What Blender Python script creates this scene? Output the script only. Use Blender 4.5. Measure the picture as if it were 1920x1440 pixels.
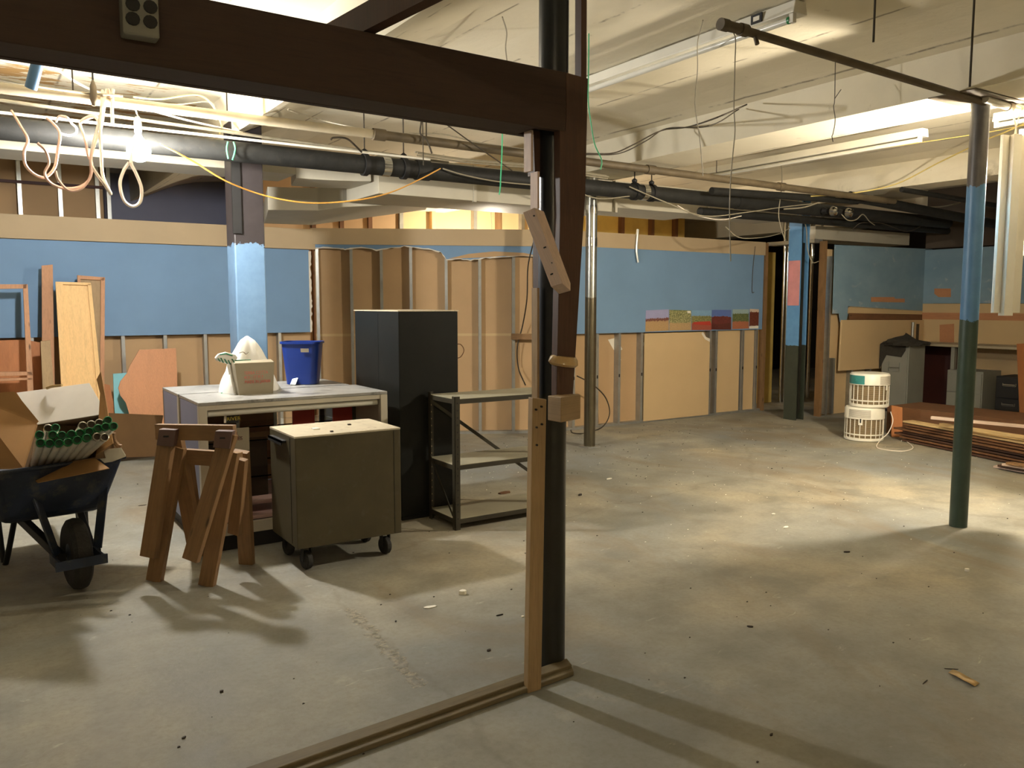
import bpy, bmesh, math, random
from mathutils import Vector, Matrix
random.seed(7)
V = Vector
for o in list(bpy.data.objects): bpy.data.objects.remove(o)
COL = bpy.context.scene.collection
SC = bpy.context.scene

# ---------------------------------------------------------------- camera, world, exposure
F_PX, EYE, PITCH = 1540.0, 1.55, math.atan(150/1540.0)
YAW = math.atan(1010/F_PX*math.cos(PITCH))
cam = bpy.data.cameras.new('camera'); cam_o = bpy.data.objects.new('camera', cam); COL.objects.link(cam_o)
cam_o.location = (0, 0, EYE); cam_o.rotation_euler = (math.pi/2-PITCH, 0, -YAW)
cam.sensor_width = 36; cam.lens = F_PX/1920*36; cam.clip_start = .05; cam.clip_end = 100
SC.camera = cam_o
SC.view_settings.view_transform = 'Standard'; SC.view_settings.look = 'None'
SC.view_settings.exposure = 1.0; SC.view_settings.gamma = 1; SC.view_settings.use_curve_mapping = False
w = bpy.data.worlds.new('world'); SC.world = w; w.use_nodes = True
w.node_tree.nodes['Background'].inputs[0].default_value = (.9, .85, .7, 1)
w.node_tree.nodes['Background'].inputs[1].default_value = 0.02
LAMP_LEFT, LAMP_RIGHT, LAMP_BACK = V((.97, 6.0, 2.56)), V((6.2, 2.97, 2.45)), V((6.2, 10.0, 2.2))
POWER_LEFT, POWER_RIGHT, POWER_BACK, POWER_NEAR = 150.0, 215.0, 90.0, 100.0

# ---------------------------------------------------------------- measuring helpers (photo pixel + a known plane -> metres)
FH = V((math.sin(YAW), math.cos(YAW), 0)); RT = V((math.cos(YAW), -math.sin(YAW), 0)); UP = V((0, 0, 1))
FWD = FH*math.cos(PITCH)-UP*math.sin(PITCH); UPC = UP*math.cos(PITCH)+FH*math.sin(PITCH)
EYEV = V((0, 0, EYE))
def ray(x, y): return FWD*F_PX+RT*(x-960)-UPC*(y-720)
def at(x, y, X=None, Y=None, Z=None, D=None):
    d = ray(x, y)
    if X is not None: return EYEV+d*(X/d.x)
    if Y is not None: return EYEV+d*(Y/d.y)
    if Z is not None: return EYEV+d*((Z-EYE)/d.z)
    return EYEV+d*(D/d.dot(FH))
def on(x, y, p0, n):                                   # any plane
    d = ray(x, y); return EYEV+d*((V(p0)-EYEV).dot(n)/d.dot(n))

# ---------------------------------------------------------------- materials
def lin(c):
    c = c/255.0
    return c/12.92 if c <= .04045 else ((c+.055)/1.055)**2.4
def rgb(r, g, b): return (lin(r), lin(g), lin(b), 1)
class N:
    def __init__(s, name):
        s.m = bpy.data.materials.new(name); s.m.use_nodes = True; s.t = s.m.node_tree
        s.b = s.t.nodes['Principled BSDF']; s.i = 0
    def n(s, kind, **kw):
        x = s.t.nodes.new(kind)
        for k, v in kw.items(): setattr(x, k, v)
        return x
    def l(s, a, b): s.t.links.new(a, b)
    def vec(s, src='loc', scale=(1, 1, 1)):
        if src == 'loc': a = s.n('ShaderNodeAttribute', attribute_name='loc').outputs['Vector']
        else: a = s.n('ShaderNodeNewGeometry').outputs['Position']
        mp = s.n('ShaderNodeMapping'); mp.inputs['Scale'].default_value = scale; s.l(a, mp.inputs['Vector']); return mp.outputs[0]
    def noise(s, vec, scale, detail=3, rough=.6, dist=0):
        x = s.n('ShaderNodeTexNoise'); x.inputs['Scale'].default_value = scale; x.inputs['Detail'].default_value = detail
        x.inputs['Roughness'].default_value = rough; x.inputs['Distortion'].default_value = dist; s.l(vec, x.inputs['Vector']); return x.outputs['Fac']
    def ramp(s, fac, stops):
        x = s.n('ShaderNodeValToRGB'); e = x.color_ramp.elements
        while len(e) < len(stops): e.new(.5)
        for el, (p, c) in zip(e, stops): el.position = p; el.color = c if isinstance(c, tuple) else (c, c, c, 1)
        s.l(fac, x.inputs[0]); return x.outputs[0]
    def mix(s, fac, a, b, mode='MIX'):
        x = s.n('ShaderNodeMix', data_type='RGBA', blend_type=mode)
        for sock, v in ((x.inputs[0], fac), (x.inputs[6], a), (x.inputs[7], b)):
            if isinstance(v, (tuple, float, int)): sock.default_value = v
            else: s.l(v, sock)
        return x.outputs[2]
    def bump(s, h, strength=.3, dist=.01):
        x = s.n('ShaderNodeBump'); x.inputs['Strength'].default_value = strength; x.inputs['Distance'].default_value = dist
        s.l(h, x.inputs['Height']); s.l(x.outputs[0], s.b.inputs['Normal'])
    def set(s, color=None, rough=None, metal=None, **kw):
        if color is not None:
            if isinstance(color, tuple): s.b.inputs['Base Color'].default_value = color
            else: s.l(color, s.b.inputs['Base Color'])
        if rough is not None:
            if isinstance(rough, (float, int)): s.b.inputs['Roughness'].default_value = rough
            else: s.l(rough, s.b.inputs['Roughness'])
        if metal is not None: s.b.inputs['Metallic'].default_value = metal
        for k, v in kw.items(): s.b.inputs[k].default_value = v
        return s.m
def mul(c, f): return (c[0]*f, c[1]*f, c[2]*f, 1)
def paint(name, c, var=.12, scale=6, rough=.6, metal=0, bump=.0, bs=60, spec=.5, src='pos', dirt=None, dirt_amt=(.55, .75)):
    s = N(name); v = s.vec(src); f = s.noise(v, scale, 5)
    col = s.ramp(f, [(.3, mul(c, 1-var)), (.7, mul(c, 1+var))])
    if dirt: col = s.mix(s.ramp(s.noise(v, scale*2.3, 8, .7), [(dirt_amt[0], 0.0), (dirt_amt[1], 1.0)]), col, dirt)
    if bump: s.bump(s.noise(v, bs, 4), bump)
    s.b.inputs['Specular IOR Level'].default_value = spec
    return s.set(col, rough, metal)
def wood(name, c, dark=.72, rough=.65, knots=True, ring=14, dirt=0):
    s = N(name); v = s.vec('loc', (1.2, ring, ring)); f = s.noise(v, 2.2, 6, .6, 1.2)
    col = s.ramp(f, [(.25, mul(c, dark)), (.5, c), (.8, mul(c, 1.12))])
    fine = s.noise(s.vec('loc', (3, 90, 90)), 3, 3)
    col = s.mix(.35, col, s.ramp(fine, [(.3, mul(c, .6)), (.6, mul(c, 1.1))]))
    if knots:
        vo = s.n('ShaderNodeTexVoronoi'); vo.inputs['Scale'].default_value = 2.6; s.l(s.vec('loc', (1, 4, 4)), vo.inputs['Vector'])
        col = s.mix(s.ramp(vo.outputs['Distance'], [(.05, 1.0), (.11, 0.0)]), col, mul(c, .3))
    if dirt: col = s.mix(s.ramp(s.noise(s.vec('pos'), 5, 6), [(.5, 0.0), (.8, dirt)]), col, mul(c, .35))
    s.bump(fine, .15, .003)
    return s.set(col, rough)

def floor_mat():
    s = N('concrete_floor'); v = s.vec('pos')
    big = s.noise(v, .55, 4, .55, .4); mid = s.noise(v, 2.3, 8, .65); fin = s.noise(v, 38, 6, .7)
    base = s.ramp(big, [(.35, rgb(128, 130, 126)), (.5, rgb(150, 147, 134)), (.68, rgb(166, 155, 130))])
    base = s.mix(s.ramp(mid, [(.36, .7), (.56, 0.0)]), base, rgb(112, 110, 100))
    base = s.mix(s.ramp(mid, [(.6, 0.0), (.78, .5)]), base, rgb(196, 190, 168))
    st = s.noise(s.vec('pos', (1, .45, 1)), 1.1, 5, .6, 1.0)
    base = s.mix(s.ramp(st, [(.52, 0.0), (.70, .55)]), base, rgb(122, 102, 72))
    base = s.mix(s.ramp(fin, [(.3, .3), (.55, 0.0)]), base, rgb(105, 98, 82))
    sc = s.noise(s.vec('pos', (.8, 3.4, 1)), 4.0, 8, .75, .6)                       # scraped mastic remains
    base = s.mix(s.ramp(sc, [(.63, 0.0), (.72, .55)]), base, rgb(214, 208, 186))
    vo = s.n('ShaderNodeTexVoronoi', feature='DISTANCE_TO_EDGE'); vo.inputs['Scale'].default_value = .2
    warp = s.mix(.3, s.vec('pos'), s.noise(v, 2, 5)); s.l(warp, vo.inputs['Vector'])
    base = s.mix(s.ramp(vo.outputs['Distance'], [(.0, .22), (.0018, 0.0)]), base, rgb(86, 78, 62))
    a_, b_ = at(655, 1140, Z=0), at(788, 1288, Z=0); L_ = (b_-a_).length; ang = math.atan2((b_-a_).y, (b_-a_).x)
    mp = s.n('ShaderNodeMapping', vector_type='TEXTURE'); mp.inputs['Location'].default_value = a_; mp.inputs['Rotation'].default_value = (0, 0, ang); s.l(s.n('ShaderNodeNewGeometry').outputs['Position'], mp.inputs['Vector'])
    sx = s.n('ShaderNodeSeparateXYZ'); s.l(mp.outputs[0], sx.inputs[0])
    def mm(op, x, y=None):
        n_ = s.n('ShaderNodeMath', operation=op)
        for k, v_ in enumerate((x, y)):
            if v_ is None: continue
            if isinstance(v_, (int, float)): n_.inputs[k].default_value = v_
            else: s.l(v_, n_.inputs[k])
        return n_.outputs[0]
    nz = s.noise(v, 9, 6, .7); lat = mm('ADD', mm('ABSOLUTE', mm('ADD', sx.outputs[1], mm('MULTIPLY', mm('SUBTRACT', nz, .5), .16))), mm('MULTIPLY', mm('SUBTRACT', s.noise(v, 30, 4), .5), .06))
    msk = mm('MULTIPLY', mm('LESS_THAN', lat, .030), mm('MULTIPLY', mm('GREATER_THAN', sx.outputs[0], 0.0), mm('LESS_THAN', sx.outputs[0], L_)))
    base = s.mix(mm('MULTIPLY', msk, s.ramp(s.noise(v, 22, 6, .75), [(.42, .1), (.6, .75)])), base, s.mix(s.ramp(fin, [(.45, 0.0), (.6, 1.0)]), rgb(88, 80, 64), rgb(176, 164, 138)))
    s.bump(s.mix(.5, mid, fin), .35, .008)
    return s.set(base, s.ramp(mid, [(.3, .6), (.7, .85)]))
def ceiling_mat():
    s = N('painted_concrete_ceiling'); v = s.vec('pos')
    base = s.ramp(s.noise(v, 1.3, 6), [(.3, rgb(216, 208, 184)), (.7, rgb(230, 222, 200))])
    base = s.mix(s.ramp(s.noise(v, 9, 8, .7), [(.64, 0.0), (.7, .35)]), base, rgb(170, 158, 130))
    # board marks along Y: thin dark broken lines at fixed X
    sx = s.n('ShaderNodeSeparateXYZ'); s.l(v, sx.inputs[0])
    wob = s.n('ShaderNodeMath', operation='MULTIPLY_ADD'); s.l(s.noise(v, 3, 4), wob.inputs[0]); wob.inputs[1].default_value = .05; s.l(sx.outputs[0], wob.inputs[2])
    md = s.n('ShaderNodeMath', operation='PINGPONG'); s.l(wob.outputs[0], md.inputs[0]); md.inputs[1].default_value = .33
    line = s.ramp(md.outputs[0], [(.0, 1.0), (.016, 0.0)])
    brk = s.ramp(s.noise(s.vec('pos', (1, .9, 1)), 2.4, 5, .7), [(.44, 0.0), (.54, .85)])
    ml = s.n('ShaderNodeMath', operation='MULTIPLY'); s.l(line, ml.inputs[0]); s.l(brk, ml.inputs[1])
    base = s.mix(ml.outputs[0], base, rgb(96, 84, 62))
    # peeled paint in the bay above the work lamp
    px = s.n('ShaderNodeMath', operation='LESS_THAN'); s.l(sx.outputs[0], px.inputs[0]); px.inputs[1].default_value = 1.7
    py = s.n('ShaderNodeMath', operation='GREATER_THAN'); s.l(sx.outputs[1], py.inputs[0]); py.inputs[1].default_value = 5.4
    pp = s.n('ShaderNodeMath', operation='MULTIPLY'); s.l(px.outputs[0], pp.inputs[0]); s.l(py.outputs[0], pp.inputs[1])
    pe = s.ramp(s.noise(s.vec('pos', (.6, 2.2, 1)), 2.6, 8, .7, .8), [(.53, 0.0), (.57, 1.0)])
    pm = s.n('ShaderNodeMath', operation='MULTIPLY'); s.l(pp.outputs[0], pm.inputs[0]); s.l(pe, pm.inputs[1])
    base = s.mix(pm.outputs[0], base, rgb(176, 138, 84))
    s.bump(s.mix(.5, s.noise(v, 4, 6), s.noise(v, 24, 5)), .35, .012)
    return s.set(base, .85)
M = {}
M['floor'] = floor_mat(); M['ceiling'] = ceiling_mat()
M['wall_blue'] = paint('blue_wall_paint', rgb(112, 144, 176), .05, 2, .75)
M['sky_blue'] = None
M['band'] = paint('beige_wall_band', rgb(178, 158, 126), .05, 1.5, .8)
M['paper'] = paint('brown_drywall_backing', rgb(180, 150, 112), .07, 1.4, .9)
M['dry_tan'] = paint('tan_drywall_face', rgb(196, 170, 128), .05, 1.2, .85)
M['dry_white'] = paint('white_drywall_edge', rgb(220, 212, 196), .08, 9, .9)
M['galv'] = paint('galvanised_steel', rgb(170, 172, 168), .14, 9, .32, .85, src='pos')
M['stud'] = paint('galvanised_stud', rgb(168, 168, 162), .12, 8, .42, .7)
M['chrome'] = paint('shiny_duct_metal', rgb(200, 200, 196), .1, 14, .16, 1)
M['black_pipe'] = paint('black_iron_pipe', rgb(36, 36, 34), .3, 7, .6, 0, .1, spec=.25, dirt=rgb(52, 50, 44))
M['dark_paint'] = paint('dark_green_black_paint', rgb(30, 31, 26), .25, 9, .35)
M['green_paint'] = paint('dark_green_paint', rgb(44, 60, 52), .25, 7, .45)
M['blue_paint'] = paint('column_blue_paint', rgb(98, 146, 190), .1, 6, .5)
M['pale_blue'] = paint('pale_blue_column_paint', rgb(150, 190, 222), .06, 4, .5)
M['pink'] = paint('pink_paint', rgb(206, 140, 140), .08, 8, .6)
M['brown_iron'] = paint('brown_iron_pipe', rgb(92, 80, 60), .25, 8, .6, .1)
M['beige_pipe'] = paint('beige_painted_pipe', rgb(176, 164, 138), .12, 5, .55)
M['duct'] = paint('grey_white_duct_paint', rgb(186, 180, 162), .07, 2.4, .6)
M['white_enamel'] = paint('white_enamel', rgb(222, 218, 204), .04, 4, .35)
M['plastic_white'] = paint('white_plastic', rgb(226, 222, 206), .04, 9, .4)
M['plastic_dark'] = paint('dark_grille', rgb(112, 98, 72), .2, 20, .7)
M['teal'] = paint('teal_panel', rgb(54, 128, 124), .1, 20, .4)
M['steel_olive'] = paint('olive_grey_steel', rgb(74, 67, 46), .14, 5, .42, .1, dirt=rgb(82, 78, 64))
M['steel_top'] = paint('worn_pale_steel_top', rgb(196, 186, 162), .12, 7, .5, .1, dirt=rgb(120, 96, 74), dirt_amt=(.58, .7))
M['cab_black'] = paint('black_green_cabinet', rgb(24, 25, 22), .25, 3, .42, 0, spec=.22, dirt=rgb(40, 41, 38), dirt_amt=(.6, .8))
M['shelf_metal'] = paint('olive_shelf_steel', rgb(54, 50, 38), .18, 6, .45, .2)
M['shelf_top'] = paint('dusty_shelf_deck', rgb(146, 142, 122), .12, 5, .5, .1)
M['rubber'] = paint('black_rubber', rgb(40, 38, 34), .3, 20, .75, 0, .5, 70)
M['case_top'] = paint('grey_white_case_top', rgb(150, 149, 145), .2, 3, .35, dirt=rgb(92, 91, 88), dirt_amt=(.5, .68))
M['case_frame'] = paint('white_case_frame', rgb(188, 182, 166), .06, 5, .4, .1)
M['case_side'] = paint('blue_grey_case_side', rgb(128, 134, 160), .05, 3, .5)
M['red'] = paint('red_panel', rgb(176, 58, 44), .08, 4, .6)
M['pink_shelf'] = paint('pinkish_shelf', rgb(180, 150, 144), .08, 5, .45)
M['case_dark'] = paint('dark_brown_case_inside', rgb(62, 50, 36), .15, 4, .7)
M['blue_bin'] = paint('blue_plastic', rgb(16, 48, 128), .05, 5, .4)
M['carton'] = paint('tan_carton', rgb(146, 136, 114), .07, 8, .85)
M['card_brown'] = paint('brown_cardboard', rgb(150, 112, 66), .08, 5, .85)
M['card_dark'] = paint('inside_of_cardboard', rgb(110, 84, 54), .1, 5, .9)
M['card_grey'] = paint('grey_white_carton_flap', rgb(206, 200, 190), .06, 5, .8)
M['bag'] = paint('white_plastic_bag', rgb(236, 234, 226), .04, 9, .45)
M['bag_green'] = paint('green_bag_print', rgb(30, 110, 78), .4, 45, .5)
M['tube_glass'] = paint('fluorescent_tube_glass', rgb(214, 212, 200), .04, 8, .22)
M['green_cap'] = paint('green_end_cap', rgb(20, 120, 62), .12, 30, .4)
M['silver_cap'] = paint('silver_end_cap', rgb(196, 190, 176), .1, 30, .3, .8)
M['cap_in'] = paint('cap_recess', rgb(30, 60, 38), .2, 30, .7)
M['barrow'] = paint('dark_blue_barrow_steel', rgb(28, 38, 56), .3, 5, .42, .1, dirt=rgb(74, 72, 66), dirt_amt=(.52, .7))
M['black'] = paint('matt_black', rgb(16, 15, 14), .2, 9, .6)
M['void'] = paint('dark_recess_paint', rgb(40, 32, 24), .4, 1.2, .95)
M['pine'] = wood('pale_pine', rgb(226, 186, 126), .78)
M['pine_red'] = wood('reddish_pine', rgb(184, 136, 98), .7)
M['fir'] = wood('orange_fir', rgb(134, 102, 66), .62, dirt=.4)
M['fir_dark'] = wood('dark_stained_timber', rgb(80, 54, 38), .6, .6, knots=False, dirt=.4)
M['timber'] = wood('dark_header_timber', rgb(60, 42, 30), .6, .7, knots=False)
M['lumber'] = wood('tan_stud_lumber', rgb(158, 132, 94), .75, dirt=.3)
M['pinkwood'] = wood('pale_board_and_lit_edge', rgb(214, 190, 172), .85)  # pale boards, also the painted-in lit edges of the timber frame
M['ply'] = wood('brown_plywood', rgb(182, 128, 88), .85, .6, knots=False, ring=5)
M['ply_orange'] = wood('orange_plywood', rgb(180, 116, 68), .8, .6, knots=False, ring=5)
M['oldboard'] = wood('old_dark_board', rgb(112, 76, 46), .55, .75, dirt=.5)
M['sill'] = wood('grey_sill_timber', rgb(104, 92, 66), .6, .7, knots=False, dirt=.5)
M['splinter'] = wood('raw_split_board', rgb(206, 176, 124), .7, .8)
M['aqua'] = paint('aqua_painted_board', rgb(132, 196, 204), .06, 3, .65)
M['plaster'] = paint('white_plaster', rgb(222, 216, 200), .06, 3, .9, 0, .3, 20)
M['yellow'] = paint('yellow_insulation_board', rgb(196, 170, 92), .15, 3, .9)
M['grey_cab'] = paint('grey_filing_cabinet_paint', rgb(136, 136, 126), .07, 3, .45, .1)
M['counter'] = paint('beige_counter_top', rgb(160, 148, 122), .08, 4, .5)
M['maroon'] = paint('maroon_panel', rgb(62, 26, 20), .15, 4, .6)
M['wire_dark'] = paint('dark_wire', rgb(58, 50, 38), .2, 30, .6)
M['wire_grey'] = paint('grey_cable', rgb(146, 138, 118), .1, 30, .5)
M['wire_white'] = paint('white_cable', rgb(224, 214, 200), .06, 30, .5)
M['wire_pink'] = paint('pinkish_white_cord', rgb(236, 196, 176), .06, 30, .5)
M['wire_orange'] = paint('orange_yellow_cord', rgb(214, 158, 72), .08, 30, .5)
M['wire_green'] = paint('green_wire', rgb(70, 180, 130), .08, 30, .5)
M['wire_yellow'] = paint('yellow_cord', rgb(228, 206, 124), .08, 30, .5)
M['cloth'] = paint('dark_cloth', rgb(50, 46, 38), .25, 14, .95, 0, .5, 60)
M['paper_white'] = paint('white_paper', rgb(232, 228, 214), .05, 12, .8)
M['dark_debris'] = paint('dark_scrap', rgb(44, 34, 24), .3, 30, .8)
M['sign_ink'] = paint('dark_red_ink', rgb(96, 40, 34), .1, 20, .7)
M['red_ink'] = paint('red_ink', rgb(196, 96, 84), .1, 20, .8)
M['yellow_ink'] = paint('yellow_ink', rgb(196, 178, 70), .2, 40, .7)
M['bracket'] = paint('brown_plastic_bracket', rgb(92, 68, 62), .12, 12, .5)
M['blue_pipe'] = paint('blue_grey_pipe', rgb(96, 132, 168), .12, 6, .4)
M['tape'] = paint('clear_brown_tape', rgb(190, 160, 110), .1, 12, .25)
def glass():
    s = N('clear_glass'); m = s.set((.95, .97, .97, 1), .03); s.b.inputs['Transmission Weight'].default_value = 1; s.b.inputs['IOR'].default_value = 1.1
    return m
M['glass'] = glass()
def emit(name, c, st):
    s = N(name); s.b.inputs['Base Color'].default_value = (.9, .9, .9, 1)
    s.b.inputs['Emission Color'].default_value = c; s.b.inputs['Emission Strength'].default_value = st; return s.m
def sky_paint():
    s = N('blue_mural_with_clouds'); v = s.vec('pos', (1, 1, 1.6))
    c = s.ramp(s.noise(v, 2, 4), [(.3, rgb(112, 140, 158)), (.7, rgb(128, 154, 170))])
    c = s.mix(s.ramp(s.noise(v, 3.2, 8, .62, .4), [(.6, 0.0), (.74, .55)]), c, rgb(206, 200, 190))
    return s.set(c, .8)
M['sky_blue'] = sky_paint()
def column_mat(name, stops, src_axis=2, wob=.05, rough=.5, metal=0.0):
    """paint bands up a column: stops = [(z, colour)...] boundaries ragged by noise"""
    s = N(name); v = s.vec('pos'); sx = s.n('ShaderNodeSeparateXYZ'); s.l(v, sx.inputs[0])
    a = s.n('ShaderNodeMath', operation='MULTIPLY_ADD'); s.l(s.noise(v, 9, 6, .7), a.inputs[0]); a.inputs[1].default_value = wob*2; s.l(sx.outputs[src_axis], a.inputs[2])
    col = stops[0][1]
    for z, c in stops[1:]:
        g = s.n('ShaderNodeMath', operation='GREATER_THAN'); s.l(a.outputs[0], g.inputs[0]); g.inputs[1].default_value = z+wob
        col = s.mix(g.outputs[0], col, c)
    col = s.mix(.25, col, s.ramp(s.noise(v, 12, 6), [(.3, (.02, .02, .02, 1)), (.7, (.5, .5, .5, 1))]), 'SOFT_LIGHT')
    return s.set(col, rough, metal)

# ---------------------------------------------------------------- mesh helpers
class MB:
    def __init__(s): s.bm = bmesh.new(); s.lc = s.bm.verts.layers.float_vector.new('loc')
    def v(s, p, lc=None):
        x = s.bm.verts.new(p); x[s.lc] = V(lc) if lc is not None else V(p); return x
    def f(s, vs):
        try: return s.bm.faces.new(vs)
        except ValueError: return None
    def bar(s, p, q, wd, h, up=UP, off=None):
        p, q = V(p), V(q); a = (q-p); L = a.length; a = a/L; up = V(up)
        side = a.cross(up)
        if side.length < 1e-4: side = a.cross(V((0, 1, 0)))
        side.normalize(); u = side.cross(a).normalized(); ro = random.uniform(0, 50)
        vs = []
        for t in (0, L):
            for i, j in ((-1, -1), (1, -1), (1, 1), (-1, 1)):
                vs.append(s.v(p+a*t+side*(i*wd/2)+u*(j*h/2), (t+ro, i*wd/2+ro*.37, j*h/2+ro*.13)))
        for q4 in ((3, 2, 1, 0), (4, 5, 6, 7), (0, 1, 5, 4), (1, 2, 6, 5), (2, 3, 7, 6), (3, 0, 4, 7)): s.f([vs[k] for k in q4])
        return s
    def box(s, x0, x1, y0, y1, z0, z1):
        dx, dy, dz = x1-x0, y1-y0, z1-z0
        if dx >= dy and dx >= dz: return s.bar((x0, (y0+y1)/2, (z0+z1)/2), (x1, (y0+y1)/2, (z0+z1)/2), dy, dz)
        if dy >= dz: return s.bar(((x0+x1)/2, y0, (z0+z1)/2), ((x0+x1)/2, y1, (z0+z1)/2), dx, dz)
        return s.bar(((x0+x1)/2, (y0+y1)/2, z0), ((x0+x1)/2, (y0+y1)/2, z1), dx, dy, V((0, 1, 0)))
    def prism(s, pts, vec, uax=None):
        pts = [V(p) for p in pts]; vec = V(vec); ro = random.uniform(0, 50)
        def lc(p):
            if uax is None: return p
            u = V(uax).normalized(); n = vec.normalized(); w2 = u.cross(n); return V((p.dot(u)+ro, p.dot(w2)+ro*.3, p.dot(n)))
        a = [s.v(p, lc(p)) for p in pts]; b = [s.v(p+vec, lc(p+vec)) for p in pts]; n = len(pts)
        s.f(a[::-1]); s.f(b)
        for i in range(n): s.f([a[i], a[(i+1) % n], b[(i+1) % n], b[i]])
        return s
    def ring(s, c, n1, n2, r, k): return [s.v(c+n1*(r*math.cos(2*math.pi*i/k))+n2*(r*math.sin(2*math.pi*i/k))) for i in range(k)]
    def tube(s, pts, r, k=8, cap=True):
        pts = [V(p) for p in pts]; rs = r if isinstance(r, (list, tuple)) else [r]*len(pts)
        t = (pts[1]-pts[0]).normalized(); n1 = t.cross(UP)
        if n1.length < .05: n1 = t.cross(V((1, 0, 0)))
        n1.normalize(); prev = None
        for i, p in enumerate(pts):
            t = (pts[min(i+1, len(pts)-1)]-pts[max(i-1, 0)]).normalized()
            n1 = (n1-t*n1.dot(t)).normalized(); n2 = t.cross(n1)
            cur = s.ring(p, n1, n2, rs[i], k)
            if prev:
                for j in range(k): s.f([prev[j], prev[(j+1) % k], cur[(j+1) % k], cur[j]])
            elif cap: s.f(cur[::-1])
            prev = cur
        if cap: s.f(prev)
        return s
    def cyl(s, p, q, r, k=24, r2=None): return s.tube([p, q], [r, r if r2 is None else r2], k)
    def lathe(s, prof, o, ax=UP, k=32, close=True):
        o = V(o); ax = V(ax).normalized(); n1 = ax.cross(V((0, 1, .01)) if abs(ax.z) > .9 else UP).normalized(); n2 = ax.cross(n1); prev = None
        for r, z in prof:
            cur = s.ring(o+ax*z, n1, n2, max(r, 1e-4), k)
            if prev:
                for j in range(k): s.f([prev[j], prev[(j+1) % k], cur[(j+1) % k], cur[j]])
            elif close: s.f(cur[::-1])
            prev = cur
        if close: s.f(prev)
        return s
    def grid(s, pts):                                 # pts[i][j] surface
        vs = [[s.v(p) for p in row] for row in pts]
        for i in range(len(vs)-1):
            for j in range(len(vs[0])-1): s.f([vs[i][j], vs[i+1][j], vs[i+1][j+1], vs[i][j+1]])
        return s
    def build(s, name, mat, parent=None, bevel=0, smooth=False, base=None, solid=0, sub=0):
        bm = s.bm
        if not len(bm.verts): raise RuntimeError('empty '+name)
        bmesh.ops.recalc_face_normals(bm, faces=bm.faces)
        if parent is not None: sh = wpos(parent)
        elif base is not None: sh = V(base)
        else:
            xs = [q.co for q in bm.verts]
            mn = V([min(c[i] for c in xs) for i in range(3)]); mx = V([max(c[i] for c in xs) for i in range(3)])
            sh = V(((mn.x+mx.x)/2, (mn.y+mx.y)/2, mn.z))
        for q in bm.verts: q.co -= sh
        me = bpy.data.meshes.new(name); bm.to_mesh(me); bm.free()
        me.materials.append(M[mat] if isinstance(mat, str) else mat)
        if smooth:
            me.shade_smooth(); me.set_sharp_from_angle(angle=math.radians(38))
        o = bpy.data.objects.new(name, me); COL.objects.link(o)
        if parent is not None: o.parent = parent; o['_w'] = 0
        else: o.location = sh
        if bevel:
            b = o.modifiers.new('bevel', 'BEVEL'); b.width = bevel; b.segments = 2; b.limit_method = 'ANGLE'
        if solid:
            b = o.modifiers.new('solid', 'SOLIDIFY'); b.thickness = solid; b.offset = 0
        if sub:
            b = o.modifiers.new('sub', 'SUBSURF'); b.levels = sub; b.render_levels = sub
        return o
def wpos(o):
    p = V((0, 0, 0))
    while o is not None: p = p+V(o.location); o = o.parent
    return p
def tag(o, label, cat, group=None):
    o['label'] = label; o['category'] = cat
    if group: o['group'] = group
    if '_w' in o: del o['_w']
    return o
def thing(name, label, cat, loc, group=None):
    o = bpy.data.objects.new(name, None); COL.objects.link(o); o.location = V(loc); o.empty_display_size = .1
    return tag(o, label, cat, group)
def struct(o, label=None):
    o['kind'] = 'structure'
    if label: o['label'] = label
    return o
def sroot(name, loc, label):
    o = bpy.data.objects.new(name, None); COL.objects.link(o); o.location = V(loc); return struct(o, label)
def smooth_path(pts, n=6):
    pts = [V(p) for p in pts]
    if len(pts) < 3: return pts
    P = [pts[0]*2-pts[1]]+pts+[pts[-1]*2-pts[-2]]; out = []
    for i in range(1, len(P)-2):
        for k in range(n):
            t = k/n; a, b, c, d = P[i-1:i+3]
            out.append(.5*((2*b)+(c-a)*t+(2*a-5*b+4*c-d)*t*t+(3*b-a-3*c+d)*t**3))
    out.append(pts[-1]); return out
def text(s, size, mat, parent, o, xd, yd, lift=.0015, name='lettering', sx=1):
    """flat lettering lying on a face: o lower-left corner, xd along the line, yd up"""
    cu = bpy.data.curves.new(name, 'FONT'); cu.body = s; cu.size = size; cu.extrude = .0004; cu.resolution_u = 2
    tmp = bpy.data.objects.new(name, cu); me = bpy.data.meshes.new_from_object(tmp); bpy.data.objects.remove(tmp); me.name = name
    xd, yd = V(xd).normalized(), V(yd).normalized(); n = xd.cross(yd); sh = V(o)+n*lift-wpos(parent)
    for q in me.vertices: q.co = sh+xd*(q.co.x*sx)+yd*q.co.y+n*q.co.z
    me.materials.clear(); me.materials.append(M[mat]); ob = bpy.data.objects.new(name, me); COL.objects.link(ob); ob.parent = parent
    return ob

# ================================================================ SETTING
b = MB(); b.box(-6, 17, -6, 14, -.1, 0); struct(b.build('floor', 'floor', base=(0, 0, 0)), 'worn grey concrete floor with stains and scraped patches')
prof = [(-6, 3.25), (-2.0, 3.25), (-1.95, 2.9), (-1.55, 2.9), (-1.5, 3.25), (1.80, 3.25), (1.81, 2.9), (1.9, 2.932), (2.2, 3.075), (2.4, 3.155), (2.65, 3.215), (3.0, 3.25),
        (4.75, 3.25), (4.98, 3.235), (5.2, 3.205), (5.345, 3.17), (5.35, 2.9), (5.95, 2.9), (5.96, 3.17), (6.15, 3.22), (6.5, 3.25), (8.6, 3.25), (8.95, 3.235), (9.19, 3.2),
        (9.2, 2.92), (9.62, 2.92), (9.63, 3.2), (10, 3.25), (12.8, 3.25), (12.85, 2.9), (13.3, 2.9), (13.35, 3.25), (17, 3.25)]
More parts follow.
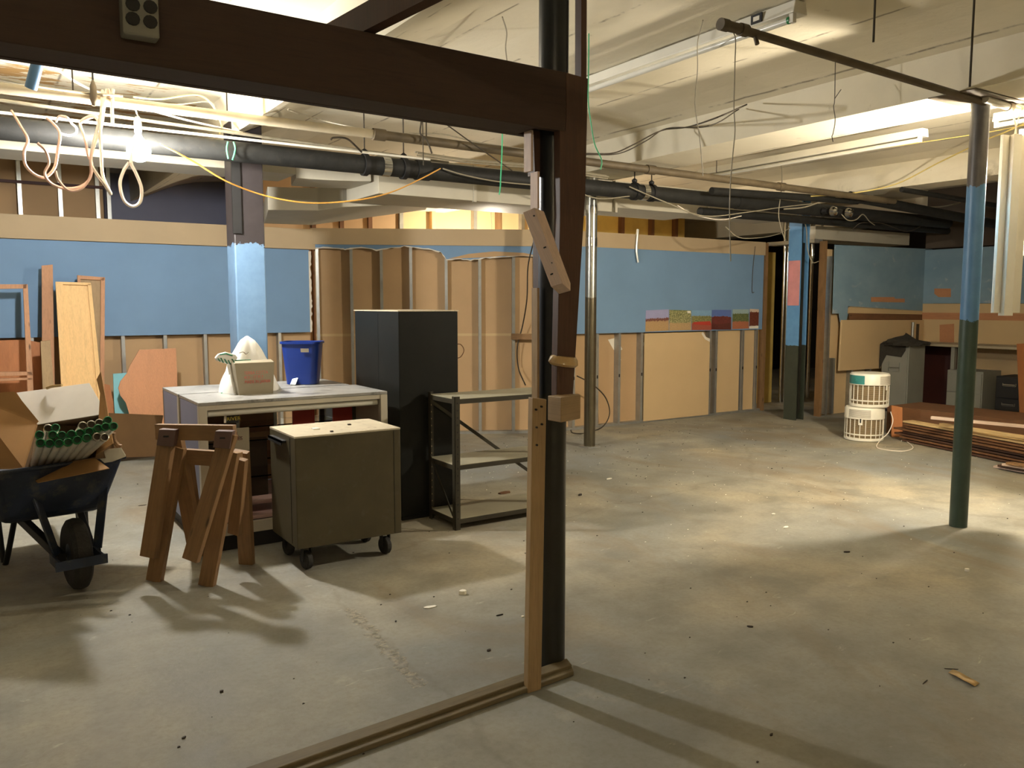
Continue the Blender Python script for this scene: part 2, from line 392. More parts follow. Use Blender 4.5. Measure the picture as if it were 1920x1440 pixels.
b = MB(); b.prism([(x, -6, z) for x, z in prof]+[(17, -6, 3.5), (-6, -6, 3.5)], (0, 20, 0))
struct(b.build('ceiling', 'ceiling', base=(0, 0, 0)), 'cream painted concrete ceiling with downstand beams')
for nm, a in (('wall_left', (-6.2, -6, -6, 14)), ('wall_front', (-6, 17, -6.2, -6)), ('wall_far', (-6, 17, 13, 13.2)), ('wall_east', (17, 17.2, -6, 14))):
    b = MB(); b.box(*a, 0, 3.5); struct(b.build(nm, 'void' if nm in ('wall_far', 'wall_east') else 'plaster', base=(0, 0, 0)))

# --- left partition: blue panel over open studs, beige band on top (plane Y = 9.3, faces the camera)
PL = 9.30
r = sroot('wall_partition_left', (0, PL, 0), 'left partition, blue above bare studs')
b = MB(); b.box(-4, 3.30, PL+.09, PL+.102, 0, 2.40); b.build('backing_board', 'paper', r)
b = MB(); b.box(-4, 3.27, PL-.013, PL, 1.225, 2.17); b.build('blue_panel', 'wall_blue', r)
b = MB(); b.box(-4, 3.34, PL-.03, PL-.001, 2.175, 2.405); b.build('top_band', 'band', r, bevel=.003)
b = MB(); b.box(-4, 3.3, PL, PL+.09, 0, .03); b.build('floor_track', 'stud', r)
for x in [-3.62+.408*i for i in range(17)]:
    b = MB(); b.box(x-.017, x+.017, PL+.001, PL+.004, .03, 2.17); b.box(x-.017, x-.014, PL+.004, PL+.088, .03, 2.17); b.build('stud', 'stud', r)
b = MB()
rg = random.Random(3); zz = [1.225+i*.03 for i in range(32)]
b.prism([(3.262, PL-.016, zz[0])]+[(3.275+rg.uniform(0, .022), PL-.016, z) for z in zz]+[(3.262, PL-.016, zz[-1])], (0, .02, 0)); b.build('torn_edge', 'dry_white', r)
# --- middle partition runs diagonally: stripped to studs, torn blue sheet on top
A, Bp = V((3.32, 9.30, 0)), V((5.66, 8.02, 0)); U = (Bp-A).normalized(); NB = V((-U.y, U.x, 0)); 
if NB.y < 0: NB = -NB                                           # NB points behind the wall
LM = (Bp-A).length
def dg(s, z, back=0.0): return A+U*s+NB*back+UP*z
r = sroot('wall_partition_middle', A, 'middle partition stripped to steel studs and brown backing')
b = MB(); b.prism([dg(0, 0, .09), dg(LM+.05, 0, .09), dg(LM+.05, 2.4, .09), dg(0, 2.4, .09)], NB*.012); b.build('backing_board', 'paper', r)
b = MB(); b.prism([dg(-.02, 2.235, -.03), dg(LM+.03, 2.225, -.03), dg(LM+.03, 2.42, -.03), dg(-.02, 2.42, -.03)], NB*.028); b.build('top_band', 'band', r, bevel=.003)
b = MB(); b.prism([dg(0, 0), dg(LM, 0), dg(LM, .03), dg(0, .03)], NB*.09); b.build('floor_track', 'stud', r)
for s_, zt in ((.045, 2.2), (.435, 2.2), (.782, 2.2), (1.123, 2.21), (1.535, 2.12), (1.93, 2.09), (2.33, 2.1), (LM-.03, 2.13)):
    b = MB(); b.prism([dg(s_-.017, .03, .001), dg(s_+.017, .03, .001), dg(s_+.017, zt, .001), dg(s_-.017, zt, .001)], NB*.003)
    b.prism([dg(s_-.017, .03, .004), dg(s_-.014, .03, .004), dg(s_-.014, zt, .004), dg(s_-.017, zt, .004)], NB*.084); b.build('stud', 'stud', r)
tear = [(0, 2.19), (.12, 2.206), (.3, 2.2), (.37, 2.185), (.43, 2.2), (.56, 2.21), (.73, 2.178), (.9, 2.2), (1.05, 2.222), (1.16, 2.211), (1.33, 2.195), (1.45, 2.17), (1.5, 2.13), (1.54, 2.075), (1.7, 2.08), (1.82, 2.07), (1.95, 2.085), (2.1, 2.1), (2.28, 2.115), (2.45, 2.125), (LM+.03, 2.115)]
tt = []
for (s0, z0), (s1, z1) in zip(tear, tear[1:]):
    for k in range(3): t = k/3; tt.append((s0+(s1-s0)*t, z0+(z1-z0)*t+rg.uniform(-.005, .005)))
tt.append(tear[-1])
b = MB(); b.prism([dg(s, z, -.0135) for s, z in tt]+[dg(LM+.03, 2.236, -.0135), dg(0, 2.236, -.0135)], NB*.0125); b.build('blue_panel', 'wall_blue', r)
b = MB(); b.prism([dg(s, z-.004-rg.uniform(0, .016), -.008) for s, z in tt]+[dg(s, z+.004, -.008) for s, z in tt[::-1]], NB*.007); b.build('torn_edge', 'dry_white', r)
b = MB(); b.prism([dg(1.56, 2.078, -.0145), dg(1.9, 2.09, -.0145), dg(2.2, 2.112, -.0145), dg(2.6, 2.118, -.0145), dg(2.45, 2.15, -.0145), dg(2.1, 2.165, -.0145), dg(1.8, 2.135, -.0145)], NB*.001); b.build('peeled_paper', 'paper', r)
b = MB(); b.prism([dg(0, 1.17, .088), dg(LM, 1.17, .088), dg(LM, 1.2, .088), dg(0, 1.2, .088)], NB*.0015); b.build('taped_joint', 'dry_tan', r)
b = MB(); b.bar(dg(2.30, 1.165, -.02), dg(LM+.05, 1.165, -.02), .03, .07); tag(b.build('wood_cleat', 'fir'), 'orange wooden cleat screwed across the studs behind the timber post', 'cleat')
# pencilled arc on the backing
b = MB(); b.tube(smooth_path([dg(1.62, 1.0, .0885), dg(1.64, 1.06, .0885), dg(1.7, 1.07, .0885), dg(1.74, 1.0, .0885), dg(1.7, .92, .0885), dg(1.63, .9, .0885)]), .005, 5); b.build('pencil_mark', 'oldboard', r)

# --- right partition (plane Y = 8.0)
PR = 8.0
r = sroot('wall_partition_right', (5.66, PR, 0), 'right partition, blue above tan drywall and open studs')
b = MB(); b.box(5.66, 9.55, PR+.09, PR+.102, 0, 2.42); b.build('backing_board', 'paper', r)
b = MB(); b.box(5.66, 9.53, PR-.013, PR, 1.185, 2.245); b.build('blue_panel', 'wall_blue', r)
b = MB(); b.box(5.66, 9.55, PR-.02, PR-.001, 2.245, 2.43); b.build('top_band', 'band', r)
b = MB(); b.box(5.66, 9.55, PR, PR+.09, 0, .03); b.build('floor_track', 'stud', r)
for x in (5.75, 6.13, 6.50, 6.86, 7.24, 8.5, 8.62, 9.16, 9.45):
    b = MB(); b.box(x-.02, x+.02, PR+.001, PR+.004, .03, 1.2); b.box(x-.02, x-.017, PR+.004, PR+.088, .03, 1.2)
    st = b.build('stud', 'stud', r)
    b = MB(); b.box(x-.01, x+.01, PR-.0005, PR+.001, .62, .66); b.build('knockout', 'black', st)
cr = random.Random(5)
b = MB(); b.prism([(7.27, PR-.013, .02), (8.47, PR-.013, .02), (8.47, PR-.013, 1.06), (8.46, PR-.013, 1.08), (8.38, PR-.013, 1.10), (8.32, PR-.013, 1.17), (7.27, PR-.013, 1.17)], (0, .012, 0)); b.build('drywall_sheet', 'dry_tan', r)
b = MB(); b.prism([(8.33, PR-.015, 1.17), (8.39, PR-.015, 1.10), (8.47, PR-.015, 1.07), (8.47, PR-.015, 1.03), (8.37, PR-.015, 1.07), (8.30, PR-.015, 1.15)], (0, .004, 0)); b.build('broken_corner', 'dry_white', r)
for x0, x1 in ((8.66, 9.12), (9.18, 9.42)):
    b = MB(); b.box(x0, x1, PR+.03, PR+.042, .03, 1.18); b.build('drywall_strip', 'dry_tan', r)
for pts in ([(1160, 637), (1172, 634), (1185, 676), (1170, 655)], [(1172, 634), (1178, 636), (1187, 655), (1180, 660)], [(1214, 645), (1230, 641), (1226, 650), (1215, 650)]):
    b = MB(); b.prism([at(x-40 if 0 else x-20, y, Y=PR+.089) for x, y in pts], (0, .0005, 0)); b.build('plaster_smear', 'plaster', r)
b = MB(); b.box(9.552, 9.60, PR-.03, PR+.06, 0, 2.42); tag(b.build('door_jamb_stud', 'fir'), 'orange wooden stud at the end of the wall with the photo strip', 'stud')
b = MB(); b.box(9.70, 9.745, 7.10, 7.19, 0, 2.40); tag(b.build('door_jamb_stud', 'fir'), 'orange wooden stud at the edge of the cloud painted wall', 'stud')
b = MB(); b.box(9.6, 9.78, 7.2, 8.0, 2.38, 2.43); struct(b.build('trim_1', 'stud'))

# --- alcove walls on the right with the cloud mural
YA, XB = 7.1, 12.1
r = sroot('wall_alcove', (10, YA, 0), 'cloud mural wall of the far right alcove')
def ay(x, y): return at(x, y, Y=YA)
b = MB(); b.prism([ay(1566, 459), ay(1748, 467), ay(1750, 585), ay(1592, 576), ay(1590, 590), ay(1586, 605), ay(1576, 604), ay(1574, 588), ay(1562, 588)], (0, .012, 0)); b.build('blue_panel', 'sky_blue', r)
b = MB(); b.box(9.86, XB, YA+.09, YA+.1, 0, 2.3); b.build('backing_board', 'dry_tan', r)
b = MB(); b.prism([ay(1590, 574), ay(1750, 584), ay(1750, 600), ay(1589, 588)], (0, .012, 0)); b.build('beige_strip', 'dry_tan', r)
b = MB(); b.prism([ay(1592, 587), ay(1750, 590), ay(1750, 602), ay(1592, 599)], (0, -.004, 0)); b.build('brown_strip', 'oldboard', r)
b = MB(); b.prism([ay(1576, 600), ay(1750, 600), ay(1750, 688), ay(1655, 690), ay(1571, 695)], (0, -.03, 0)); b.build('drywall_sheet', 'dry_tan', r)
b = MB(); b.prism([ay(1633, 557), ay(1677, 557), ay(1677, 560), ay(1696, 560), ay(1696, 567), ay(1633, 566)], (0, -.004, 0)); b.build('brown_patch', 'ply', r)
for x in (9.86, 10.0, 10.42, 10.85, 11.3):
    b = MB(); b.box(x-.02, x+.02, YA+.005, YA+.088, .02, 2.2 if x < 9.9 else .8); b.build('stud', 'galv', r)
r = sroot('wall_alcove_side', (XB, 6, 0), 'side wall of the alcove with mural above beige drywall')
def bx(x, y): return at(x, y, X=XB)
b = MB(); b.box(XB, XB+.02, -2, YA, 1.56, 2.36); b.build('blue_panel', 'sky_blue', r)
b = MB(); b.box(XB+.001, XB+.02, -2, YA, 0, 1.555); b.build('drywall_sheet', 'dry_tan', r)
b = MB(); b.box(XB-.006, XB, -2, YA, 1.32, 1.42); b.build('brown_strip', 'ply', r)
b = MB(); b.prism([bx(1752, 541), bx(1783, 541), bx(1783, 557), bx(1760, 557), bx(1752, 551)], (-.003, 0, 0)); b.build('brown_patch', 'ply', r)
b = MB(); b.prism([bx(1762, 609), bx(1789, 607), bx(1789, 652), bx(1762, 650)], (-.004, 0, 0)); b.build('brown_cover', 'ply', r)
b = MB(); b.box(XB, XB+.1, -2, YA, 2.38, 3.25); b.build('upper_board', 'case_dark', r)

# --- what shows above and behind the partitions
r = sroot('wall_back', (0, 10.45, 0), 'stud wall with brown boards seen above the partitions')
b = MB(); b.box(-4, 1.30, 10.5, 10.52, 0, 3.25); b.build('backing_board', 'paper', r)
for x in (-.34, .07, .48, .865, 1.235, 1.35):
    b = MB(); b.box(x-.02, x+.02, 10.42, 10.5, 0, 3.25); b.build('stud', 'galv', r)
b = MB(); b.box(-4, 1.3, 10.40, 10.42, 2.84, 2.87); b.build('rail', 'maroon', r)
b = MB(); b.box(1.3, 3.6, 12.0, 12.02, 0, 3.25); b.build('grey_wall', 'case_side', r)
b = MB(); b.box(3.2, 5.2, 10.9, 10.92, 0, 3.25); b.build('brown_board', 'paper', r)
b = MB(); b.box(5.2, 9.4, 10.95, 10.97, 0, 3.25); b.build('pale_board', 'dry_tan', r)
for x, m in ((3.9, 'oldboard'), (4.3, 'oldboard'), (4.72, 'oldboard'), (5.2, 'galv'), (5.72, 'pine'), (6.43, 'stud'), (6.86, 'fir'), (7.3, 'galv'), (8.1, 'galv'), (9.0, 'galv')):
    b = MB(); b.box(x-.03, x+.03, 10.86, 10.95, 0, 3.25); b.build('stud', m, r)
b = MB(); b.box(7.4, 9.55, 9.6, 9.62, 0, 3.25); b.build('yellow_board', 'yellow', r)
for x in (7.6, 8.2, 8.8, 9.3):
    b = MB(); b.box(x-.03, x+.03, 9.52, 9.6, 0, 3.25); b.build('stud', 'oldboard' if x > 8 else 'galv', r)
b = MB(); b.box(10.2, 10.53, 8.6, 8.63, 0, 2.35); b.build('yellow_board', 'yellow', r)
for (x, y, rr) in ((10.62, 8.5, .03), (10.72, 8.52, .02), (11.42, 8.6, .035), (11.52, 8.5, .02), (11.75, 9.0, .045)):
    b = MB(); b.cyl((x, y, 0), (x, y, 3.25), rr, 16); tag(b.build('riser_pipe', 'chrome', smooth=True), {10.62: 'shiny pipe just inside the doorway, left of the blue column', 10.72: 'thinner shiny pipe beside the first inside the doorway', 11.42: 'shiny riser pipe seen through the doorway right of the blue column', 11.52: 'thin riser pipe farther back right of the blue column', 11.75: 'thick riser pipe deepest in the dark doorway'}[x], 'pipe')

# ================================================================ COLUMNS
def post(name, x, y, rr, z1, mat, label, k=32, z0=0):
    b = MB(); b.cyl((x, y, z0), (x, y, z1), rr, k); return tag(b.build(name, mat, smooth=True), label, 'post')
post('steel_post', 2.005, 2.765, .060, 3.02, column_mat('front_post_paint', [(0, rgb(34, 34, 26)), (1.18, rgb(30, 34, 38)), (2.3, rgb(24, 30, 34))], rough=.3), 'dark round steel post in the foreground beside the timber stud')
post('steel_post', 5.70, 3.01, .058, 2.9, column_mat('right_post_paint', [(0, rgb(52, 70, 58)), (1.44, rgb(86, 128, 168)), (2.34, rgb(84, 80, 78))], wob=.06, rough=.42), 'round post painted green below, blue in the middle and grey on top')
g = thing('steel_post', 'bare galvanised round post in front of the right blue wall', 'post', (5.545, 6.95, 0))
b = MB(); b.cyl((5.545, 6.95, 0), (5.545, 6.95, 2.9), .062, 32); b.build('shaft', column_mat('galv_post', [(0, rgb(116, 108, 88)), (1.62, rgb(168, 168, 160))], rough=.25, metal=.85), g, smooth=True)
for z in (2.16, 2.5):
    b = MB(); b.cyl((5.545, 6.95, z), (5.545, 6.95, z+.09), .066, 32); b.build('sleeve_band', 'chrome', g, smooth=True)
b = MB(); b.box(5.46, 5.63, 6.86, 7.04, 0, .012); b.build('base_plate', 'stud', g)
c = thing('square_column', 'square column, pale blue below with peeling black paint above', 'column', (1.925, 7.0, 0))
b = MB(); b.box(1.80, 2.05, 6.88, 7.12, 0, 3.02); b.build('shaft', column_mat('left_column_paint', [(0, rgb(104, 134, 162)), (2.03, rgb(48, 42, 42))], wob=.09, rough=.5), c, bevel=.012)
b = MB(); b.box(1.79, 1.86, 6.86, 6.885, 2.12, 2.9); b.build('corner_strip', 'black', c)
c = thing('wide_flange_column', 'blue and green steel column with a pink patch by the doorway', 'column', (9.2, 7.14, 0))
cm = column_mat('right_column_paint', [(0, rgb(56, 62, 50)), (1.0, rgb(98, 148, 192))], wob=.03)
b = MB(); b.box(9.12, 9.135, 7.04, 7.24, 0, 2.92); b.build('left_flange', cm, c)
b = MB(); b.box(9.27, 9.285, 7.04, 7.24, 0, 2.92); b.build('right_flange', cm, c)
b = MB(); b.box(9.135, 9.27, 7.13, 7.145, 0, 2.92); b.build('web', 'dark_paint', c)
b = MB(); b.box(9.112, 9.1195, 7.045, 7.225, 1.53, 2.12); b.build('pink_patch', 'pink', c)
b = MB(); b.box(9.16, 9.21, 7.05, 7.08, .1, 2.35); b.build('stiffener', 'dark_paint', c)

# ================================================================ PIPES, DUCTS, OVERHEAD
d = thing('sheet_metal_duct', 'long grey duct along the ceiling behind the black pipe', 'duct', (-3, 7.2, 2.66))
b = MB(); b.box(-4, 2.45, 7.25, 7.75, 2.69, 2.885)
b.build('straight_run', 'duct', d, bevel=.004)
arc = [(2.45+.62*math.sin(t), 7.25+.0-.0+.0, t) for t in [0]]
pts = []
for i in range(9):
    t = i/8*math.radians(42); pts.append((2.45+.95*math.sin(t), 7.25-.95*(1-math.cos(t))*.75))
pts2 = [(x+.12, y+.5) for x, y in pts][::-1]
b = MB(); b.prism([(x, y, 2.66) for x, y in pts+pts2], (0, 0, .225)); b.build('elbow', 'duct', d, bevel=.003)
d = thing('rectangular_duct', 'wide pale duct running along above the right blue wall', 'duct', (3.1, 7.2, 2.55))
secs = [(3.12, 4.12, 2.545), (4.13, 5.9, 2.55), (5.91, 7.35, 2.60), (7.36, 9.0, 2.64)]
for i, (x0, x1, zb) in enumerate(secs):
    b = MB(); b.box(x0, x1, 6.98 if i == 0 else 7.02, 7.75, zb, 2.885); b.build('section', 'duct', d, bevel=.004)
    b = MB(); b.box(x1-.012, x1+.02, 6.97, 7.0, zb-.01, 2.88); b.build('seam_clip', 'duct', d)
d = thing('branch_duct', 'low box duct running back diagonally over the partition', 'duct', (2.6, 8.6, 2.45))
q = [at(482, 352, Y=7.9), at(610, 358, Y=7.9), at(628, 350, Y=8.15), at(750, 380, Y=8.05)]
b = MB(); b.prism([V((2.42, 8.0, 2.45)), V((2.9, 7.95, 2.47)), V((3.1, 7.8, 2.50)), V((4.05, 7.8, 2.60)), V((4.3, 8.35, 2.60)), V((3.3, 9.25, 2.45)), V((2.75, 9.25, 2.44))], (0, 0, .22)); b.build('body', 'duct', d, bevel=.006)

def pipe(name, p, q, rr, mat, label, cat='pipe', k=20):
    b = MB(); b.cyl(p, q, rr, k); return tag(b.build(name, mat, smooth=True), label, cat)
pr_ = thing('drain_pipe', 'thick black iron drain pipe crossing the whole room under the ceiling', 'pipe', (3, 6.5, 2.6))
b = MB(); b.cyl((-4, 6.5, 2.71), (11.6, 6.5, 2.69), .076, 28); b.build('barrel', 'black_pipe', pr_, smooth=True)
for x in (3.25, 7.25):
    b = MB(); b.cyl((x, 6.5, 2.70), (x+.13, 6.5, 2.70), .084, 28); b.build('coupling', 'black_pipe', pr_, smooth=True)
for px, y in ((722, 318), (1206, 372)):
    x = at(px, y, Y=6.5).x; b = MB(); b.cyl((x-.035, 6.5, 2.702), (x+.035, 6.5, 2.702), .082, 28); b.build('band_clamp', 'chrome', pr_, smooth=True)
for px in (684, 757, 1190, 1222):
    x = at(px, 320, Y=6.5).x; b = MB(); b.cyl((x-.02, 6.5, 2.70), (x+.02, 6.5, 2.70), .090, 24); b.build('hanger_ring', 'black', pr_, smooth=True)
    b = MB(); b.cyl((x, 6.5, 2.78), (x, 6.5, 3.25), .006, 8); b.build('hanger_rod', 'wire_dark', pr_)
    b = MB(); b.lathe([(.012, 0), (.028, .01), (.028, .03), (.01, .045)], (x, 6.5, 2.785), k=12); b.build('hanger_nut', 'black', pr_)
u = thing('sprinkler_main', 'slimmer pipe above the drain pipe, beige on the left and brown on the right', 'pipe', (2, 6.0, 2.8))
b = MB(); b.cyl((-4, 6.0, 2.865), (2.72, 6.0, 2.85), .034, 20); b.build('beige_length', 'beige_pipe', u, smooth=True)
b = MB(); b.cyl((2.72, 6.0, 2.85), (9.5, 6.0, 2.80), .036, 20); b.build('brown_length', 'brown_iron', u, smooth=True)
for x in (2.69, 5.5, 7.4):
    b = MB(); b.cyl((x-.05, 6.0, 2.85-.0075*max(0, x-2.7)), (x+.05, 6.0, 2.85-.0075*max(0, x-2.7)), .045, 20); b.build('coupling', 'brown_iron', u, smooth=True)
for x in (.6, 1.55, 3.1, 6.4):
    b = MB(); b.cyl((x, 6.0, 2.88), (x, 6.0, 3.25), .005, 8); b.build('hanger_rod', 'wire_dark', u)
pipe('conduit', (-4, 6.42, 2.80), (3.35, 6.42, 2.785), .010, 'white_enamel', 'thin pale conduit lying along the top of the black drain pipe')
pipe('conduit', (-.5, 6.62, 2.93), (3.6, 6.55, 2.80), .012, 'wire_grey', 'grey cable conduit sloping down to the first pipe hanger')
for i, (y, z, lb) in enumerate(((6.38, 2.80, 'lowest'), (6.36, 2.815, 'middle'), (6.40, 2.83, 'topmost'))):
    b = MB(); b.tube(smooth_path([(3.2, y, z), (3.7, y+.01, z-.012), (4.4, y, z), (5.3, y+.02, z-.02)]), .008, 6)
    tag(b.build('cable', 'wire_grey', smooth=True), lb+' of three grey cables clipped between the two hangers', 'cable')
# bunch of black pipes and cables over the doorway
for i, (p, q, rr, lb) in enumerate((
    ((6.6, 6.25, 2.74), (9.1, 6.23, 2.80), .040, 'upper black pipe over the blue column'),
    ((7.0, 6.80, 2.60), (12.05, 6.75, 2.62), .05, 'lower black pipe passing behind the blue column'),
    ((8.9, 6.2, 2.84), (12.05, 5.9, 2.62), .06, 'black pipe sloping down toward the alcove'),
    ((9.0, 5.6, 2.86), (12.05, 5.4, 2.74), .03, 'thin black pipe nearest the front of the dark bundle'))):
    pipe('black_pipe', p, q, rr, 'black_pipe', lb)
b = MB(); b.box(9.75, 12.0, 7.3, 7.75, 2.44, 2.62); tag(b.build('rectangular_duct', 'duct', bevel=.004), 'pale duct seen above the cloud mural wall', 'duct')
for i, (x, dy) in enumerate(((at(1551, 395, Y=6.35).x, 0), (at(1580, 393, Y=6.35).x, 0))):
    l = thing('spotlight', ('left' if i == 0 else 'right')+' one of two small round chrome spotlights under the black pipes', 'spotlight', (x, 6.3, 2.62))
    b = MB(); b.lathe([(.02, .07), (.05, .05), (.058, 0), (.045, -.01), (.01, -.004)], (x, 6.28, 2.66), (0, -1, -.15), 20); b.build('reflector', 'chrome', l, smooth=True)
    b = MB(); b.lathe([(.03, 0), (.045, -.06), (.02, -.09)], (x, 6.34, 2.665), (0, -1, -.15), 16); b.build('housing', 'black', l, smooth=True)
# hanging pipe on the right
h = thing('hanging_pipe', 'long brown pipe hung from rods, ending at the grey topped post', 'pipe', (4.5, 2.97, 2.9))
b = MB(); b.cyl((3.30, 2.97, 2.93), (5.72, 2.97, 2.875), .022, 18); b.build('barrel', 'brown_iron', h, smooth=True)
b = MB(); b.cyl((3.17, 2.97, 2.93), (3.22, 2.97, 2.93), .030, 18); b.cyl((3.22, 2.97, 2.93), (3.31, 2.97, 2.93), .026, 18); b.cyl((3.31, 2.97, 2.93), (3.36, 2.97, 2.93), .031, 18); b.build('end_fitting', 'brown_iron', h, smooth=True)
b = MB(); b.cyl((3.42, 2.97, 2.93), (3.42, 2.95, 2.87), .012, 10); b.build('nozzle', 'brown_iron', h, smooth=True)
h2 = thing('hanging_pipe', 'white pipe with fittings beside the top of the grey topped post', 'pipe', (6.0, 2.93, 2.86))
b = MB(); b.cyl((5.60, 2.93, 2.88), (6.6, 2.92, 2.84), .024, 18); b.build('barrel', 'white_enamel', h2, smooth=True)
for x in (5.88, 6.02, 6.12):
    b = MB(); b.cyl((x, 2.93, 2.869), (x+.05, 2.93, 2.867), .033, 18); b.build('fitting', 'beige_pipe', h2, smooth=True)
b = MB(); b.prism([(5.33, 2.85, 2.893), (5.97, 2.85, 2.893), (5.97, 3.16, 2.893), (5.33, 3.16, 2.893)], (0, 0, .006)); tag(b.build('bearing_plate', 'brown_iron'), 'flat steel plate between the grey topped post and the beam', 'plate')
def rod(px, y0, y1, Y, rr, mat, label, name='hanger_rod'):
    p, q = at(px[0], y0, Y=Y), at(px[1], y1, Y=Y); b = MB(); b.tube([p, q], rr, 8); tag(b.build(name, mat), label, 'rod')
for (px, y1, lb) in ((1641, 80, 'short dark rod ending in mid air above the hanging pipe'), (1827, 165, 'dark rod hanging just above the top of the right round post')):
    p0 = at(px, -4, Z=3.17); p = at(px, y1, Y=p0.y); b = MB(); b.cyl((p0.x, p0.y, p.z), (p0.x, p0.y, 3.25), .006, 8); tag(b.build('hanger_rod', 'wire_dark'), lb, 'rod')

def fixture(name, X, y0, y1, z, label, cap=None, hole=False, rack=None):
    f = thing(name, label, 'light fixture', (X, (y0+y1)/2, z))
    b = MB(); b.prism([(X-.06, y0, z), (X+.06, y0, z), (X+.045, y0, z+.07), (X-.045, y0, z+.07)], (0, y1-y0, 0)); b.build('housing', 'white_enamel', f, bevel=.004)
    for yy in (y0+.01, y1-.04):
        b = MB(); b.box(X-.05, X-.02, yy, yy+.03, z-.05, z); b.build('lamp_holder', 'white_enamel', f, bevel=.003)
    b = MB(); b.cyl((X-.035, y0+.04, z-.03), (X-.035, y1-.04, z-.03), .019, 16); b.build('tube', 'tube_glass', f, smooth=True)
    if cap:
        b = MB(); b.cyl((X-.035, y0+.038, z-.03), (X-.035, y0+.055, z-.03), .0205, 16); b.build('tube_end', cap, f, smooth=True)
    if hole:
        b = MB(); b.box(X-.065, X-.058, y0+.22, y0+.30, z+.008, z+.06); b.build('knockout', 'black', f)
        b = MB(); b.box(X-.068, X-.06, y0+.235, y0+.28, z+.02, z+.045); b.build('inner_clip', 'white_enamel', f)
    return f
fixture('fluorescent_fixture', 3.98, 3.13, 5.57, 3.175, 'long fluorescent fixture at the top, its tube end green', 'green_cap', True)
fixture('fluorescent_fixture', 7.1, 4.22, 6.9, 3.02, 'long white fluorescent fixture in the bay beyond the big beam')
fixture('fluorescent_fixture', 7.1, 1.3, 3.62, 3.03, 'white fluorescent fixture behind the top of the right round post')
# reflector fixture hanging on end
f = thing('hanging_fixture', 'white metal fixture hanging upright beside the bright right lamp', 'light fixture', (5.98, 2.93, 1.46))
ax = RT*.055; dp = FH*.03; c0 = V((5.98, 2.92, 0))
def hp(s, d_, z): return c0+RT*s+FH*d_+UP*z
for z0, z1 in ((1.49, 2.69),):
    b = MB(); b.prism([hp(-.10, -.01, z0), hp(-.09, -.03, z0), hp(-.03, .0, z0), hp(-.028, -.045, z0), hp(.028, -.045, z0), hp(.03, .0, z0), hp(.09, -.03, z0), hp(.10, -.01, z0), hp(.04, .03, z0), hp(-.04, .03, z0)], (0, 0, z1-z0)); b.build('reflector', 'white_enamel', f, bevel=.002)
b = MB(); b.prism([hp(-.03, -.05, 1.47), hp(.03, -.05, 1.47), hp(.03, .02, 1.47), hp(-.03, .02, 1.47)], (0, 0, .03)); b.build('end_cap', 'white_enamel', f)
b = MB(); b.tube(smooth_path([hp(0, 0, 2.69), hp(.01, 0, 2.75), hp(.03, 0, 2.84)]), .004, 6); b.build('hanging_wire', 'wire_white', f)
f = thing('hanging_fixture', 'narrow white metal strip hanging at the right edge behind the lamp', 'light fixture', (6.3, 3.05, 1.9))
p = at(1908, 480, Y=3.05); b = MB(); b.bar(p, (p.x, p.y, 2.8), .07, .03, FH); b.build('strip', 'white_enamel', f, bevel=.002)

# ================================================================ WORK LAMPS (the room's light)
def lamp(name, p, power, col, label, rr=.042, top=None, shade=False):
    L = thing(name, label, 'lamp', p)
    area = 4*math.pi*rr*rr; rad = power/(math.pi*area)
    b = MB(); prof = [(rr*math.sin(math.pi*i/12), -rr*math.cos(math.pi*i/12)) for i in range(0, 11)]+[(.018, rr*1.35)]
    b.lathe(prof, p, k=20); b.build('bulb', emit(name+'_glow', col, rad), L, smooth=True)
    b = MB(); b.lathe([(.017, rr*1.25), (.022, rr*1.6), (.024, rr*2.4), (.015, rr*2.9)], p, k=16); b.build('socket', 'white_enamel', L, smooth=True)
    if top: b = MB(); b.tube(smooth_path([p+V((0, 0, rr*2.8)), p+V((.01, .01, .2)), V(top)]), .005, 6); b.build('cord', 'wire_white', L)
    return L
lamp('work_lamp', LAMP_LEFT, POWER_LEFT, (1, .97, .92, 1), 'glaring bare bulb hanging from the pipes on the left', rr=.075, top=(.95, 5.97, 2.84))
lamp('work_lamp', LAMP_RIGHT, POWER_RIGHT, (1, .88, .70, 1), 'glaring bare bulb at the right edge beside the hanging fixture', rr=.06, top=(6.2, 2.95, 2.83))
lamp('work_lamp', LAMP_BACK, POWER_BACK, (1, .87, .68, 1), 'bare bulb behind the middle partition lighting the boards', top=(6.2, 10.1, 3.25))

# ================================================================ FOREGROUND TIMBER FRAME
tf = thing('timber_frame', 'dark wooden header and boards nailed round the foreground steel post', 'timber frame', (1.9, 2.66, 0))
b = MB(); b.prism([(-1.2, 2.66, 2.268), (1.99, 2.66, 2.226), (1.99, 2.66, 2.452), (-1.2, 2.66, 2.482)], (0, .035, 0), (1, 0, 0)); b.build('header_board', 'timber', tf, bevel=.003)
b = MB(); b.prism([(-1.2, 2.84, 2.272), (2.08, 2.84, 2.232), (2.08, 2.84, 2.44), (-1.2, 2.84, 2.47)], (0, .035, 0), (1, 0, 0)); b.build('header_board', 'timber', tf, bevel=.003)
b = MB(); b.prism([(-1.2, 2.696, 2.275), (1.88, 2.696, 2.235), (1.88, 2.696, 2.26), (-1.2, 2.696, 2.30)], (0, .143, 0), (1, 0, 0)); b.build('header_soffit', 'timber', tf)
b = MB(); b.prism([(1.962, 2.662, 2.228), (1.992, 2.662, 2.228), (1.992, 2.662, 2.452), (2.10, 2.662, 2.445), (2.092, 2.662, 2.0), (2.045, 2.662, 1.3), (2.035, 2.662, 1.165), (1.955, 2.662, 1.165), (1.955, 2.662, 1.3), (1.966, 2.662, 1.9)], (0, .04, 0), (0, 0, 1)); b.build('right_board', 'fir_dark', tf, bevel=.002)
